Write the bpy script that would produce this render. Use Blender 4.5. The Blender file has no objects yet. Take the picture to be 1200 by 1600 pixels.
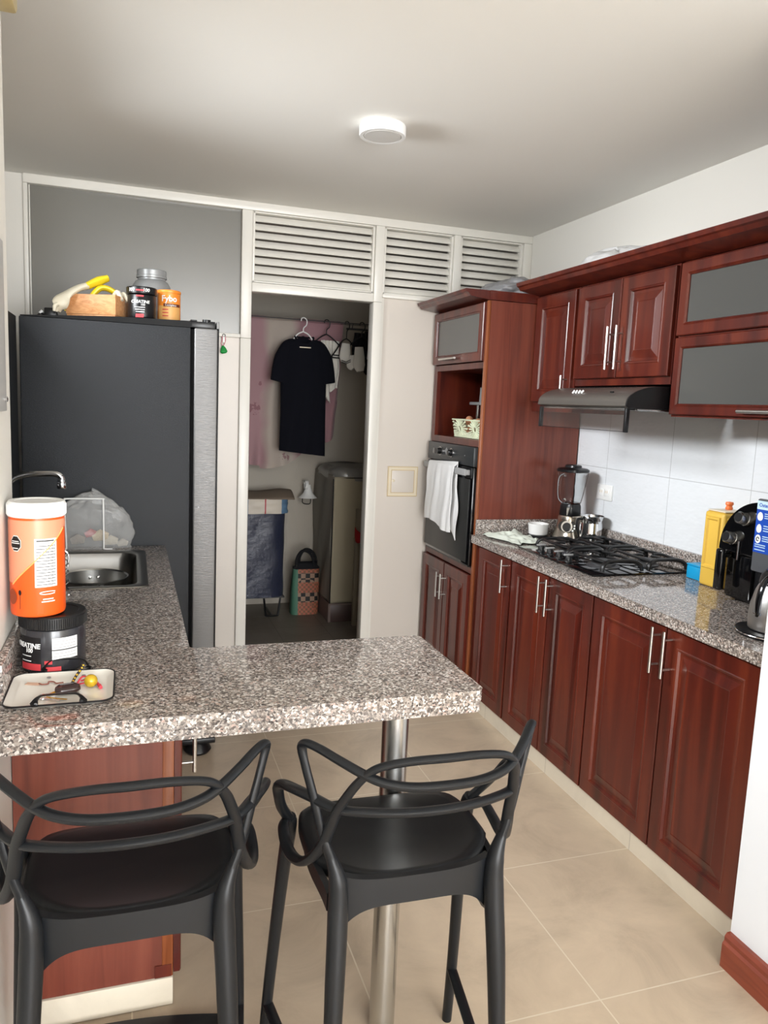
import bpy, bmesh, math, random
from mathutils import Vector, Matrix, noise
PI = math.pi
scene = bpy.context.scene
C = scene.collection
random.seed(7)

# ---------------------------------------------------------------- camera
YAW, PITCH, ROLL, FPX = 0.32501, 0.13790, -0.04356, 1189.0
def cam_axes():
    f = Vector((math.sin(YAW)*math.cos(PITCH), math.cos(YAW)*math.cos(PITCH), -math.sin(PITCH)))
    r = Vector((math.cos(YAW), -math.sin(YAW), 0.0))
    d = f.cross(r)
    r2 = r*math.cos(ROLL) + d*math.sin(ROLL)
    d2 = -r*math.sin(ROLL) + d*math.cos(ROLL)
    return r2, -d2, -f
cd = bpy.data.cameras.new('camera'); cam = bpy.data.objects.new('camera', cd); C.objects.link(cam)
ax = cam_axes()
m3 = Matrix((ax[0], ax[1], ax[2])).transposed()
cam.matrix_world = Matrix.Translation((0, 0, 1.52)) @ m3.to_4x4()
cd.sensor_fit = 'VERTICAL'; cd.sensor_height = 36.0; cd.lens = FPX/1600*36.0
cd.clip_start = 0.02
scene.camera = cam

# ---------------------------------------------------------------- light
scene.view_settings.view_transform = 'Standard'; scene.view_settings.look = 'None'
scene.view_settings.gamma = 1.0; scene.view_settings.use_curve_mapping = False
scene.view_settings.exposure = 0.30
scene.cycles.use_denoising = True
scene.cycles.max_bounces = 8; scene.cycles.transparent_max_bounces = 12
scene.cycles.caustics_reflective = False; scene.cycles.caustics_refractive = False
scene.cycles.sample_clamp_indirect = 6.0
w = bpy.data.worlds.new('sky'); scene.world = w; w.use_nodes = True
w.node_tree.nodes['Background'].inputs[0].default_value = (0.93, 0.97, 1.0, 1)
w.node_tree.nodes['Background'].inputs[1].default_value = 1.3
def area(name, loc, aim, sx, sy, power, col):
    l = bpy.data.lights.new(name, 'AREA'); l.shape = 'RECTANGLE'; l.size = sx; l.size_y = sy
    l.energy = power; l.color = col
    o = bpy.data.objects.new(name, l); C.objects.link(o); o.location = loc
    o.rotation_euler = (Vector(aim)-Vector(loc)).to_track_quat('-Z', 'Y').to_euler()
    return o
area('balcony_daylight', (1.3, -4.4, 1.45), (1.2, 4.0, 1.30), 3.2, 2.2, 330, (0.97, 0.985, 1.0))
area('side_fill_light', (-0.22, -1.1, 1.45), (2.2, 2.3, 1.5), 1.7, 1.9, 55, (0.93, 0.97, 1.0))  # added fill before the solid left wall, brightens pillar and right wall
sw = area('sink_fill_light', (-0.60, 2.62, 2.12), (2.2, 2.5, 1.1), 1.0, 0.55, 34, (0.94, 0.97, 1.0)); sw.data.spread = math.radians(95)  # added fill hidden in the sink recess, lifts the right wall; no window there
area('laundry_fill_light', (-0.2, 4.8, 1.95), (1.2, 5.1, 1.1), 0.6, 0.5, 0.35, (0.95, 0.98, 1.0))  # weak added fill so the laundry reads; no window is built

# ---------------------------------------------------------------- materials
def lin(c):
    c = [x/255 for x in c]
    return tuple(x/12.92 if x <= 0.04045 else ((x+0.055)/1.055)**2.4 for x in c)
def mat(name, rgb, rough=0.5, metal=0.0, coat=0.0, spec=0.5, trans=0.0, ior=1.45, alpha=1.0, bump=0.0, bscale=200, sheen=0.0, aniso=None):
    m = bpy.data.materials.new(name); m.use_nodes = True
    nt = m.node_tree; b = nt.nodes['Principled BSDF']
    b.inputs['Base Color'].default_value = (*lin(rgb), 1)
    b.inputs['Roughness'].default_value = rough; b.inputs['Metallic'].default_value = metal
    b.inputs['Coat Weight'].default_value = coat; b.inputs['Coat Roughness'].default_value = 0.12
    b.inputs['Specular IOR Level'].default_value = spec
    b.inputs['Transmission Weight'].default_value = trans; b.inputs['IOR'].default_value = ior
    b.inputs['Alpha'].default_value = alpha
    if sheen: b.inputs['Sheen Weight'].default_value = sheen
    if bump:
        tc = nt.nodes.new('ShaderNodeTexCoord'); n = nt.nodes.new('ShaderNodeTexNoise')
        n.inputs['Scale'].default_value = bscale; n.inputs['Detail'].default_value = 3
        bp = nt.nodes.new('ShaderNodeBump'); bp.inputs['Strength'].default_value = bump; bp.inputs['Distance'].default_value = 0.004
        if aniso:
            mp = nt.nodes.new('ShaderNodeMapping'); mp.inputs['Scale'].default_value = aniso
            nt.links.new(tc.outputs['Object'], mp.inputs[0]); nt.links.new(mp.outputs[0], n.inputs['Vector'])
        else: nt.links.new(tc.outputs['Object'], n.inputs['Vector'])
        nt.links.new(n.outputs['Fac'], bp.inputs['Height']); nt.links.new(bp.outputs[0], b.inputs['Normal'])
    return m
def nodes_of(m): return m.node_tree, m.node_tree.nodes, m.node_tree.links, m.node_tree.nodes['Principled BSDF']
def ramp(nt, stops, interp='LINEAR'):
    r = nt.nodes.new('ShaderNodeValToRGB'); r.color_ramp.interpolation = interp
    e = r.color_ramp.elements
    while len(e) < len(stops): e.new(0.5)
    for k, (p, c) in enumerate(stops): e[k].position = p; e[k].color = (*lin(c), 1)
    return r
def wood(name, c0, c1, c2, sc=(14, 14, 0.9), rough=0.32, coat=0.22):
    m = mat(name, c1, rough, coat=coat); nt, N, L, b = nodes_of(m)
    tc = N.new('ShaderNodeTexCoord'); oi = N.new('ShaderNodeObjectInfo')
    mp = N.new('ShaderNodeMapping'); mp.inputs['Scale'].default_value = sc
    ad = N.new('ShaderNodeVectorMath'); ad.operation = 'MULTIPLY_ADD'
    cb = N.new('ShaderNodeCombineXYZ')
    for k in range(3): L.new(oi.outputs['Random'], cb.inputs[k])
    L.new(cb.outputs[0], ad.inputs[0]); ad.inputs[1].default_value = (7.3, 3.1, 5.7); L.new(tc.outputs['Object'], ad.inputs[2])
    L.new(ad.outputs[0], mp.inputs[0])
    n1 = N.new('ShaderNodeTexNoise'); n1.inputs['Scale'].default_value = 1.6; n1.inputs['Detail'].default_value = 6; n1.inputs['Distortion'].default_value = 1.3
    L.new(mp.outputs[0], n1.inputs['Vector'])
    r = ramp(nt, [(0.28, c0), (0.5, c1), (0.75, c2)]); L.new(n1.outputs['Fac'], r.inputs[0]); L.new(r.outputs[0], b.inputs['Base Color'])
    n2 = N.new('ShaderNodeTexNoise'); n2.inputs['Scale'].default_value = 9; n2.inputs['Detail'].default_value = 2; L.new(mp.outputs[0], n2.inputs['Vector'])
    bp = N.new('ShaderNodeBump'); bp.inputs['Strength'].default_value = 0.05; bp.inputs['Distance'].default_value = 0.002
    L.new(n2.outputs['Fac'], bp.inputs['Height']); L.new(bp.outputs[0], b.inputs['Normal'])
    return m
MT = {}
MT['wall'] = mat('white_wall_paint', (226, 223, 216), 0.55, bump=0.05, bscale=140)
MT['ceiling'] = mat('matte_ceiling_paint', (234, 232, 226), 0.8, bump=0.04, bscale=120)
MT['trim'] = mat('white_gloss_paint', (230, 227, 219), 0.32, bump=0.06, bscale=40)
MT['panelwhite'] = mat('offwhite_door_paint', (216, 208, 199), 0.38, bump=0.06, bscale=30)
MT['pillar'] = mat('cool_white_paint', (226, 230, 236), 0.6, bump=0.03, bscale=150)
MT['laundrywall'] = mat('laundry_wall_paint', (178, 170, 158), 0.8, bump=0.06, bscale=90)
MT['wood'] = wood('mahogany_veneer', (54, 17, 11), (82, 27, 17), (106, 43, 24), (6, 6, 0.55))
MT['wood_light'] = wood('mahogany_side_board', (92, 44, 33), (110, 54, 41), (124, 66, 50), (16, 16, 0.7), 0.36, 0.15)
MT['wood_edge'] = wood('orange_edging', (106, 54, 30), (130, 72, 42), (148, 86, 54), (30, 30, 1.2), 0.35, 0.2)
MT['wood_trim'] = wood('mahogany_skirting', (104, 42, 26), (126, 56, 36), (146, 72, 48), (14, 1.5, 14), 0.4, 0.2)
MT['boxwood'] = wood('pale_box_wood', (188, 128, 80), (206, 148, 98), (220, 166, 116), (2, 40, 40), 0.5, 0.0)
MT['dark'] = mat('black_plastic', (18, 18, 20), 0.32)
MT['blackgloss'] = mat('black_gloss', (9, 9, 11), 0.06, coat=0.6)
MT['stool'] = mat('satin_black_polypropylene', (20, 22, 25), 0.38, spec=0.36, bump=0.04, bscale=500)
MT['steel'] = mat('brushed_steel', (196, 196, 194), 0.26, 1.0, bump=0.04, bscale=60, aniso=(1, 1, 30))
MT['chrome'] = mat('chrome', (215, 216, 218), 0.1, 1.0)
MT['handle'] = mat('satin_nickel', (205, 202, 198), 0.3, 1.0)
MT['sinksteel'] = mat('sink_steel', (118, 116, 112), 0.30, 1.0)
MT['fridgeside'] = mat('black_textured_steel', (40, 42, 45), 0.42, 0.4, bump=0.35, bscale=40, aniso=(4, 14, 26))
MT['fridgedoor'] = mat('brushed_inox_door', (122, 121, 120), 0.48, 0.6, bump=0.35, bscale=22, aniso=(1, 1, 26))
MT['white'] = mat('white_plastic', (236, 236, 234), 0.35)
MT['paper'] = mat('white_label_paper', (232, 232, 230), 0.6)
MT['black_ink'] = mat('black_print', (22, 20, 22), 0.5)
MT['white_ink'] = mat('white_print', (240, 240, 238), 0.5)
MT['red_ink'] = mat('red_print', (196, 60, 66), 0.5)
MT['gold'] = mat('gold_metal', (200, 160, 60), 0.28, 1.0)
MT['ceramic'] = mat('white_ceramic', (240, 240, 238), 0.12, coat=0.3)
MT['ovenglass'] = mat('dark_oven_glass', (44, 44, 43), 0.35, coat=0.0, spec=0.3)
MT['hood'] = mat('grey_hood_steel', (106, 101, 96), 0.34, 0.55)
MT['greyplastic'] = mat('grey_plastic', (150, 150, 150), 0.4)
def frosted(name, rgb, rough=0.32):
    m = mat(name, rgb, rough, spec=0.7, coat=0.25); nodes_of(m)[3].inputs['Coat Roughness'].default_value = 0.3
    return m
MT['frost'] = frosted('frosted_cabinet_glass', (78, 78, 76), 0.2)
MT['pane'] = frosted('frosted_grey_window_glass', (120, 118, 111), 0.26)
MT['glass'] = mat('clear_glass', (245, 248, 248), 0.02, trans=1.0, ior=1.25)
MT['visor'] = mat('hood_visor_glass', (90, 84, 80), 0.08, alpha=0.16, spec=0.3)
MT['film'] = mat('clear_plastic_film', (214, 214, 212), 0.16, alpha=0.03, bump=0.8, bscale=36)
MT['bagfilm'] = mat('milky_plastic_bag', (205, 205, 203), 0.22, alpha=0.30, bump=1.0, bscale=22)
MT['packfilm'] = mat('white_plastic_bag', (226, 226, 226), 0.35, alpha=0.9, bump=0.8, bscale=26)

def granite():
    m = mat('pink_grey_granite', (150, 140, 132), 0.07, spec=0.5); nt, N, L, b = nodes_of(m)
    tc = N.new('ShaderNodeTexCoord')
    nz = N.new('ShaderNodeTexNoise'); nz.inputs['Scale'].default_value = 160; nz.inputs['Detail'].default_value = 2
    L.new(tc.outputs['Object'], nz.inputs['Vector'])
    mx = N.new('ShaderNodeVectorMath'); mx.operation = 'MULTIPLY_ADD'
    L.new(nz.outputs['Color'], mx.inputs[0]); mx.inputs[1].default_value = (0.006,)*3; L.new(tc.outputs['Object'], mx.inputs[2])
    v = N.new('ShaderNodeTexVoronoi'); v.inputs['Scale'].default_value = 230; L.new(mx.outputs[0], v.inputs['Vector'])
    sp = N.new('ShaderNodeSeparateColor'); L.new(v.outputs['Color'], sp.inputs[0])
    r = ramp(nt, [(0.0, (48, 44, 43)), (0.15, (86, 78, 74)), (0.33, (122, 113, 106)), (0.55, (156, 147, 139)), (0.77, (208, 201, 195)), (0.94, (176, 152, 142))], 'CONSTANT')
    L.new(sp.outputs[0], r.inputs[0])
    v2 = N.new('ShaderNodeTexVoronoi'); v2.inputs['Scale'].default_value = 420; L.new(tc.outputs['Object'], v2.inputs['Vector'])
    sp2 = N.new('ShaderNodeSeparateColor'); L.new(v2.outputs['Color'], sp2.inputs[0])
    r2 = ramp(nt, [(0.0, (90, 82, 80)), (0.25, (146, 136, 130)), (0.7, (186, 176, 170))], 'CONSTANT'); L.new(sp2.outputs[1], r2.inputs[0])
    mi = N.new('ShaderNodeMix'); mi.data_type = 'RGBA'; mi.inputs[0].default_value = 0.22; L.new(r.outputs[0], mi.inputs[6]); L.new(r2.outputs[0], mi.inputs[7])
    L.new(mi.outputs[2], b.inputs['Base Color'])
    return m
MT['granite'] = granite()
def tiles(name, size, ox, oy, base, grout, rough, axes=(0, 1), gap=0.004, var=0.25, sizev=None):
    m = mat(name, base, rough); nt, N, L, b = nodes_of(m)
    tc = N.new('ShaderNodeTexCoord'); sx = N.new('ShaderNodeSeparateXYZ'); L.new(tc.outputs['Object'], sx.inputs[0])
    facs = []
    for a, o, s in ((axes[0], ox, size), (axes[1], oy, sizev or size)):
        s1 = N.new('ShaderNodeMath'); s1.operation = 'SUBTRACT'; L.new(sx.outputs[a], s1.inputs[0]); s1.inputs[1].default_value = o - s*0.5
        d = N.new('ShaderNodeMath'); d.operation = 'FLOORED_MODULO'; L.new(s1.outputs[0], d.inputs[0]); d.inputs[1].default_value = s
        e = N.new('ShaderNodeMath'); e.operation = 'SUBTRACT'; L.new(d.outputs[0], e.inputs[0]); e.inputs[1].default_value = s*0.5
        f = N.new('ShaderNodeMath'); f.operation = 'ABSOLUTE'; L.new(e.outputs[0], f.inputs[0])
        g = N.new('ShaderNodeMath'); g.operation = 'LESS_THAN'; L.new(f.outputs[0], g.inputs[0]); g.inputs[1].default_value = gap*0.5
        facs.append(g)
    mxx = N.new('ShaderNodeMath'); mxx.operation = 'MAXIMUM'; L.new(facs[0].outputs[0], mxx.inputs[0]); L.new(facs[1].outputs[0], mxx.inputs[1])
    nz = N.new('ShaderNodeTexNoise'); nz.inputs['Scale'].default_value = 3.2; nz.inputs['Detail'].default_value = 8; nz.inputs['Roughness'].default_value = 0.65; nz.inputs['Distortion'].default_value = 0.8
    L.new(tc.outputs['Object'], nz.inputs['Vector'])
    lo = tuple(int(c*(1-var)) for c in base); hi = tuple(min(255, int(c*(1+var*0.6))) for c in base)
    r = ramp(nt, [(0.25, lo), (0.5, base), (0.75, hi)]); L.new(nz.outputs['Fac'], r.inputs[0])
    mix = N.new('ShaderNodeMix'); mix.data_type = 'RGBA'; L.new(mxx.outputs[0], mix.inputs[0]); L.new(r.outputs[0], mix.inputs[6]); mix.inputs[7].default_value = (*lin(grout), 1)
    L.new(mix.outputs[2], b.inputs['Base Color'])
    bp = N.new('ShaderNodeBump'); bp.inputs['Strength'].default_value = 0.4; bp.inputs['Distance'].default_value = 0.002; bp.invert = True
    L.new(mxx.outputs[0], bp.inputs['Height']); L.new(bp.outputs[0], b.inputs['Normal'])
    return m, bp
MT['floor'] = tiles('beige_porcelain_tiles', 0.584, 0.585, 1.515, (190, 172, 150), (210, 198, 178), 0.3, var=0.13)[0]
MT['floor_laundry'] = tiles('grey_laundry_tiles', 0.33, 0.6, 4.3, (120, 112, 102), (92, 86, 80), 0.4, var=0.15)[0]
MT['walltile'], _bp = tiles('white_wavy_wall_tiles', 0.46, 2.715, 1.267, (226, 229, 232), (186, 188, 190), 0.22, axes=(1, 2), gap=0.003, var=0.01, sizev=0.36)
def wavy(m, bp):
    nt, N, L, b = nodes_of(m); tc = N.new('ShaderNodeTexCoord'); n = N.new('ShaderNodeTexNoise'); n.inputs['Scale'].default_value = 22; n.inputs['Detail'].default_value = 1
    mp = N.new('ShaderNodeMapping'); mp.inputs['Scale'].default_value = (1, 1, 2.2); L.new(tc.outputs['Object'], mp.inputs[0]); L.new(mp.outputs[0], n.inputs['Vector'])
    b2 = N.new('ShaderNodeBump'); b2.inputs['Strength'].default_value = 0.35; b2.inputs['Distance'].default_value = 0.006
    L.new(n.outputs['Fac'], b2.inputs['Height']); L.new(bp.outputs[0], b2.inputs['Normal']); L.new(b2.outputs[0], b.inputs['Normal'])
wavy(MT['walltile'], _bp)

# ---------------------------------------------------------------- mesh helpers
def smooth_path(pts, n=6, closed=False):
    P = [Vector(p) for p in pts]; out = []; m = len(P)
    rng = range(m if closed else m-1)
    for i in rng:
        p0 = P[(i-1) % m] if closed or i > 0 else P[0]*2-P[1]
        p1 = P[i]; p2 = P[(i+1) % m]
        p3 = P[(i+2) % m] if closed or i+2 < m else P[-1]*2-P[-2]
        for k in range(n):
            t = k/n
            out.append(0.5*((2*p1)+(p2-p0)*t+(2*p0-5*p1+4*p2-p3)*t*t+(3*p1-p0-3*p2+p3)*t**3))
    if not closed: out.append(P[-1])
    return out
def lerp_list(r, n):
    if not isinstance(r, (list, tuple)): return [r]*n
    out = []
    for i in range(n):
        t = i/(n-1)*(len(r)-1); k = min(int(t), len(r)-2); out.append(r[k]+(r[k+1]-r[k])*(t-k))
    return out
class MB:
    def __init__(s): s.bm = bmesh.new(); s.mi = 0
    def faces(s, fs):
        for f in fs: f.material_index = s.mi
    def face(s, vs):
        try: f = s.bm.faces.new(vs); f.material_index = s.mi; return f
        except ValueError: return None
    def box(s, x0, x1, y0, y1, z0, z1, bev=0.0, seg=2):
        vs = [s.bm.verts.new((x, y, z)) for x in (x0, x1) for y in (y0, y1) for z in (z0, z1)]
        q = [(0, 1, 3, 2), (4, 6, 7, 5), (0, 4, 5, 1), (2, 3, 7, 6), (0, 2, 6, 4), (1, 5, 7, 3)]
        fs = [s.face([vs[i] for i in a]) for a in q]
        if bev:
            es = list({e for f in fs for e in f.edges})
            r = bmesh.ops.bevel(s.bm, geom=es, offset=bev, segments=seg, affect='EDGES', profile=0.5, clamp_overlap=True)
            s.faces(r['faces'])
        return s
    def rbox(s, c, dx, dy, z0, z1, ang, bev=0.0):
        b0 = set(s.bm.verts); s.box(-dx/2, dx/2, -dy/2, dy/2, z0, z1, bev)
        M = Matrix.Translation((c[0], c[1], 0)) @ Matrix.Rotation(ang, 4, 'Z')
        for v in s.bm.verts:
            if v not in b0: v.co = M @ v.co
        return s
    def xform(s, fn, M):
        b0 = set(s.bm.verts); fn(s)
        for v in s.bm.verts:
            if v not in b0: v.co = M @ v.co
        return s
    def tube(s, pts, r, n=10, closed=False, flat=1.0, up=None, caps=True):
        P = [Vector(p) for p in pts]; m = len(P); R = lerp_list(r, m); F = lerp_list(flat, m)
        rings = []; prev = None
        for i in range(m):
            a = P[(i-1) % m] if closed or i > 0 else P[i]; b = P[(i+1) % m] if closed or i < m-1 else P[i]
            t = (b-a).normalized() if (b-a).length > 1e-9 else Vector((0, 0, 1))
            if up is not None:
                u = Vector(up); u = (u - t*u.dot(t))
                u = u.normalized() if u.length > 1e-4 else t.orthogonal().normalized()
            elif prev is None: u = t.orthogonal().normalized()
            else:
                u = prev - t*prev.dot(t); u = u.normalized() if u.length > 1e-6 else t.orthogonal().normalized()
            prev = u; v = t.cross(u)
            rings.append([s.bm.verts.new(P[i]+(u*math.cos(k*2*PI/n)*F[i]+v*math.sin(k*2*PI/n))*R[i]) for k in range(n)])
        for i in range(m if closed else m-1):
            A = rings[i]; B = rings[(i+1) % m]
            for k in range(n): s.face((A[k], A[(k+1) % n], B[(k+1) % n], B[k]))
        if caps and not closed: s.face(rings[0][::-1]); s.face(rings[-1])
        return s
    def lathe(s, prof, c=(0, 0, 0), n=32, axis='z', cap0=True, cap1=True, a0=0.0, a1=2*PI, sy=1.0):
        full = abs(a1-a0-2*PI) < 1e-6; cnt = n if full else n+1
        def pt(r, z, a):
            x, y = r*math.cos(a), r*math.sin(a)*sy
            p = {'z': (x, y, z), 'x': (z, x, y), '-x': (-z, -x, y), 'y': (x, z, y), '-y': (x, -z, y)}[axis]
            return (c[0]+p[0], c[1]+p[1], c[2]+p[2])
        rings = [[s.bm.verts.new(pt(max(r, 1e-5), z, a0+(a1-a0)*k/n)) for k in range(cnt)] for r, z in prof]
        for A, B in zip(rings, rings[1:]):
            for k in range(n if full else n): s.face((A[k], A[(k+1) % cnt], B[(k+1) % cnt], B[k]))
        if full and cap0: s.face(rings[0][::-1])
        if full and cap1: s.face(rings[-1])
        return s
    def prism(s, poly, f, d0, d1, bev=0.0):
        A = [s.bm.verts.new(f(u, v, d0)) for u, v in poly]; B = [s.bm.verts.new(f(u, v, d1)) for u, v in poly]
        n = len(poly); fs = [s.face(A[::-1]), s.face(B)]
        for k in range(n): fs.append(s.face((A[k], A[(k+1) % n], B[(k+1) % n], B[k])))
        if bev:
            es = list(set(fs[0].edges) | set(fs[1].edges))
            r = bmesh.ops.bevel(s.bm, geom=es, offset=bev, segments=2, affect='EDGES', profile=0.5, clamp_overlap=True); s.faces(r['faces'])
        return s
    def surf(s, fn, nu, nv, thick=0.0, closed_u=False):
        cu = nu if closed_u else nu+1
        G = [[s.bm.verts.new(fn(i/nu, j/nv)) for j in range(nv+1)] for i in range(cu)]
        fs = []
        for i in range(nu):
            for j in range(nv):
                fs.append(s.face((G[i][j], G[(i+1) % cu][j], G[(i+1) % cu][j+1], G[i][j+1])))
        if thick:
            fs = [f for f in fs if f]
            bmesh.ops.recalc_face_normals(s.bm, faces=fs)
            bmesh.ops.solidify(s.bm, geom=fs, thickness=thick)
            s.faces([f for f in s.bm.faces if f.material_index != s.mi and False])
        return s
    def rings(s, f, u0, u1, v0, v1, rs, back, rad=0.0, hole=False):
        # nested rectangular rings (inset, depth) seen from the front; closed at the back
        R = [(0.0, back)] + rs if back is not None else rs
        VS = []
        for ins, d in R:
            VS.append([s.bm.verts.new(f(u, v, d)) for u, v in ((u0+ins, v0+ins), (u1-ins, v0+ins), (u1-ins, v1-ins), (u0+ins, v1-ins))])
        if back is not None and not hole: s.face(VS[0][::-1])
        for A, B in zip(VS, VS[1:]):
            for k in range(4): s.face((A[k], A[(k+1) % 4], B[(k+1) % 4], B[k]))
        if not hole: s.face(VS[-1])
        elif back is not None:
            A, B = VS[-1], VS[0]
            for k in range(4): s.face((A[k], A[(k+1) % 4], B[(k+1) % 4], B[k]))
        return s
    def build(s, name, ms, parent=None, smooth=True, ang=0.6):
        bmesh.ops.recalc_face_normals(s.bm, faces=s.bm.faces[:])
        off = Vector((0, 0, 0)); p = parent
        while p is not None: off += p.location; p = p.parent
        org = off
        me = bpy.data.meshes.new(name)
        if parent is None:
            xs = [v.co for v in s.bm.verts]
            lo = [min(v[k] for v in xs) for k in range(3)]; hi = [max(v[k] for v in xs) for k in range(3)]
            org = Vector(((lo[0]+hi[0])/2, (lo[1]+hi[1])/2, lo[2])) if s.center else Vector((0, 0, 0))
        for v in s.bm.verts: v.co -= org
        if smooth:
            for f in s.bm.faces: f.smooth = True
            for e in s.bm.edges:
                if len(e.link_faces) == 2 and e.calc_face_angle(0) > ang: e.smooth = False
        s.bm.to_mesh(me); s.bm.free()
        for m in (ms if isinstance(ms, (list, tuple)) else [ms]): me.materials.append(MT[m] if isinstance(m, str) else m)
        o = bpy.data.objects.new(name, me); C.objects.link(o)
        if parent is not None: o.parent = parent
        else: o.location = org
        return o
    center = True
def thing(name, label, cat, loc=(0, 0, 0), group=None):
    o = bpy.data.objects.new(name, None); C.objects.link(o); o.location = loc; o.empty_display_size = 0.05
    return tag(o, label, cat, group)
def tag(o, label, cat, group=None):
    o['label'] = label; o['category'] = cat
    if group: o['group'] = group
    return o
def struct(o, label=None, cat=None):
    o['kind'] = 'structure'
    if label: o['label'] = label
    if cat: o['category'] = cat
    return o
def sbox(name, m, *a, bev=0.0, label=None, cat=None):
    b = MB(); b.center = False; b.box(*a, bev=bev); return struct(b.build(name, m), label, cat)
def copy_tree(o, parent=None):
    c = o.copy(); C.objects.link(c)
    if parent: c.parent = parent
    for ch in list(o.children): copy_tree(ch, c)
    return c
def lettering(name, txt, m, parent, fn, size=0.02, depth=0.0004, align='CENTER', bold=0.0):
    cu = bpy.data.curves.new('lettering', 'FONT'); cu.body = txt; cu.size = size; cu.align_x = align; cu.align_y = 'CENTER'; cu.extrude = depth; cu.offset = bold
    cu.resolution_u = 3
    t = bpy.data.objects.new('lettering', cu); C.objects.link(t)
    bpy.context.view_layer.update()
    me = bpy.data.meshes.new_from_object(t.evaluated_get(bpy.context.evaluated_depsgraph_get()))
    bpy.data.objects.remove(t); bpy.data.curves.remove(cu)
    off = Vector((0, 0, 0)); p = parent
    while p is not None: off += p.location; p = p.parent
    for v in me.vertices: v.co = Vector(fn(v.co.x, v.co.y, v.co.z)) - off
    me.materials.append(MT[m] if isinstance(m, str) else m)
    o = bpy.data.objects.new(name, me); C.objects.link(o); o.parent = parent
    return o
def cyl_fn(cx, cy, r, a0, z0, slant=0.0):
    # wraps a flat drawing round a standing cylinder; a0 = 0 faces -y, positive turns to +x
    def f(u, v, d=0.0):
        a = a0 + (u+slant*v)/r
        return (cx+(r+d)*math.sin(a), cy-(r+d)*math.cos(a), z0+v)
    return f
def patch(name, m, parent, fn, u0, u1, v0, v1, d=0.0006, n=12):
    b = MB(); b.surf(lambda s, t: fn(u0+(u1-u0)*s, v0+(v1-v0)*t, d), n, 2)
    return b.build(name, m, parent)
def fx(F):   # a front facing -x : u = y, v = z, depth into +x
    return lambda u, v, d: (F+d, u, v)
def fxp(F):  # a front facing +x
    return lambda u, v, d: (F-d, u, v)
def fy(F):   # a front facing -y : u = x
    return lambda u, v, d: (u, F+d, v)

# ---------------------------------------------------------------- the setting
CEIL = 2.53; PY = 4.12
sbox('floor', 'floor', -0.62, 3.2, -4.6, PY+0.05, -0.05, 0.0)
sbox('floor_laundry', 'floor_laundry', -0.6, 2.4, PY+0.05, 5.66, -0.05, 0.0)
sbox('ceiling', 'ceiling', -0.75, 3.2, -4.6, 5.7, CEIL, CEIL+0.06)
sbox('wall_left', 'wall', -0.75, -0.258, -4.6, 1.92, 0.0, CEIL)
sbox('wall_left_recess', 'wall', -0.75, -0.62, 1.92, 4.2, 0.0, CEIL)
sbox('wall_sink', 'fridgeside', -0.62, -0.412, 1.925, 3.27, 0.0, 1.80)
sbox('wall_right', 'wall', 2.22, 2.36, 1.54, 5.66, 0.0, CEIL)
sbox('wall_pillar', 'pillar', 1.60, 2.36, 0.75, 1.535, 0.0, CEIL)
sbox('wall_right_front', 'wall', 3.1, 3.2, -4.6, 1.535, 0.0, CEIL)
sbox('wall_right_return', 'wall', 2.36, 3.1, 1.40, 1.535, 0.0, CEIL)
b = MB(); b.center = False; b.box(2.206, 2.22, 1.54, 3.437, 0.86, 1.66); struct(b.build('wall_tiles', 'walltile'))
b = MB(); b.center = False
b.prism([(0, 0), (0.026, 0), (0.026, 0.07), (0.02, 0.078), (0.02, 0.09), (0.013, 0.1), (0, 0.1)], lambda u, v, d: (1.60-u, d, v), 0.75, 1.5345, 0.0)
struct(b.build('baseboard_right', 'wood_trim'))
plinth = tiles('cream_plinth_tiles', 0.584, 2.09, 5.0, (214, 204, 186), (176, 166, 150), 0.35, axes=(1, 2), gap=0.003, var=0.06)[0]
b = MB(); b.center = False; b.box(1.675, 1.69, 1.556, 4.10, 0.0, 0.082); struct(b.build('baseboard_kitchen', plinth))
# partition between kitchen and laundry
sbox('wall_back', 'wall', -0.75, -0.475, PY, PY+0.06, 0, CEIL)
sbox('wall_back_low', 'panelwhite', -0.475, 0.5475, PY+0.004, PY+0.05, 0, 1.842)
sbox('wall_back_panel', 'panelwhite', 1.335, 2.22, PY+0.004, PY+0.05, 0, 2.112)
b = MB(); b.center = False
for a in ((-0.475, 2.22, 2.487, CEIL), (-0.475, -0.455, 1.86, 2.487), (0.548, 0.603, 1.8425, 2.487), (0.548, 0.603, 0, 1.842), (1.268, 1.318, 2.085, 2.487),
          (1.268, 1.318, 0, 2.085), (1.73, 1.77, 2.13, 2.487), (2.168, 2.22, 2.112, 2.487), (0.6032, 1.2678, 2.083, 2.13), (1.318, 2.22, 2.112, 2.132), (-0.475, 0.5475, 1.842, 1.862)):
    b.box(a[0], a[1], PY-0.022, PY+0.055, a[2], a[3], 0.004)
b.box(1.318, 1.335, PY+0.0, PY+0.05, 0, 2.112)
struct(b.build('trim_1', 'trim'))
b = MB(); b.center = False; b.box(-0.455, 0.548, PY+0.012, PY+0.02, 1.862, 2.487); struct(b.build('window_1', 'pane'))
# beading strip down the left of the pane
b = MB(); b.center = False; b.box(-0.453, -0.447, PY+0.0, PY+0.012, 1.865, 2.485, 0.002); struct(b.build('trim_2', 'trim'))
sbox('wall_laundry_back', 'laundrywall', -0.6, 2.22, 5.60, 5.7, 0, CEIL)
sbox('wall_laundry_left', 'laundrywall', -0.70, -0.6, PY+0.06, 5.7, 0, CEIL)
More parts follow.
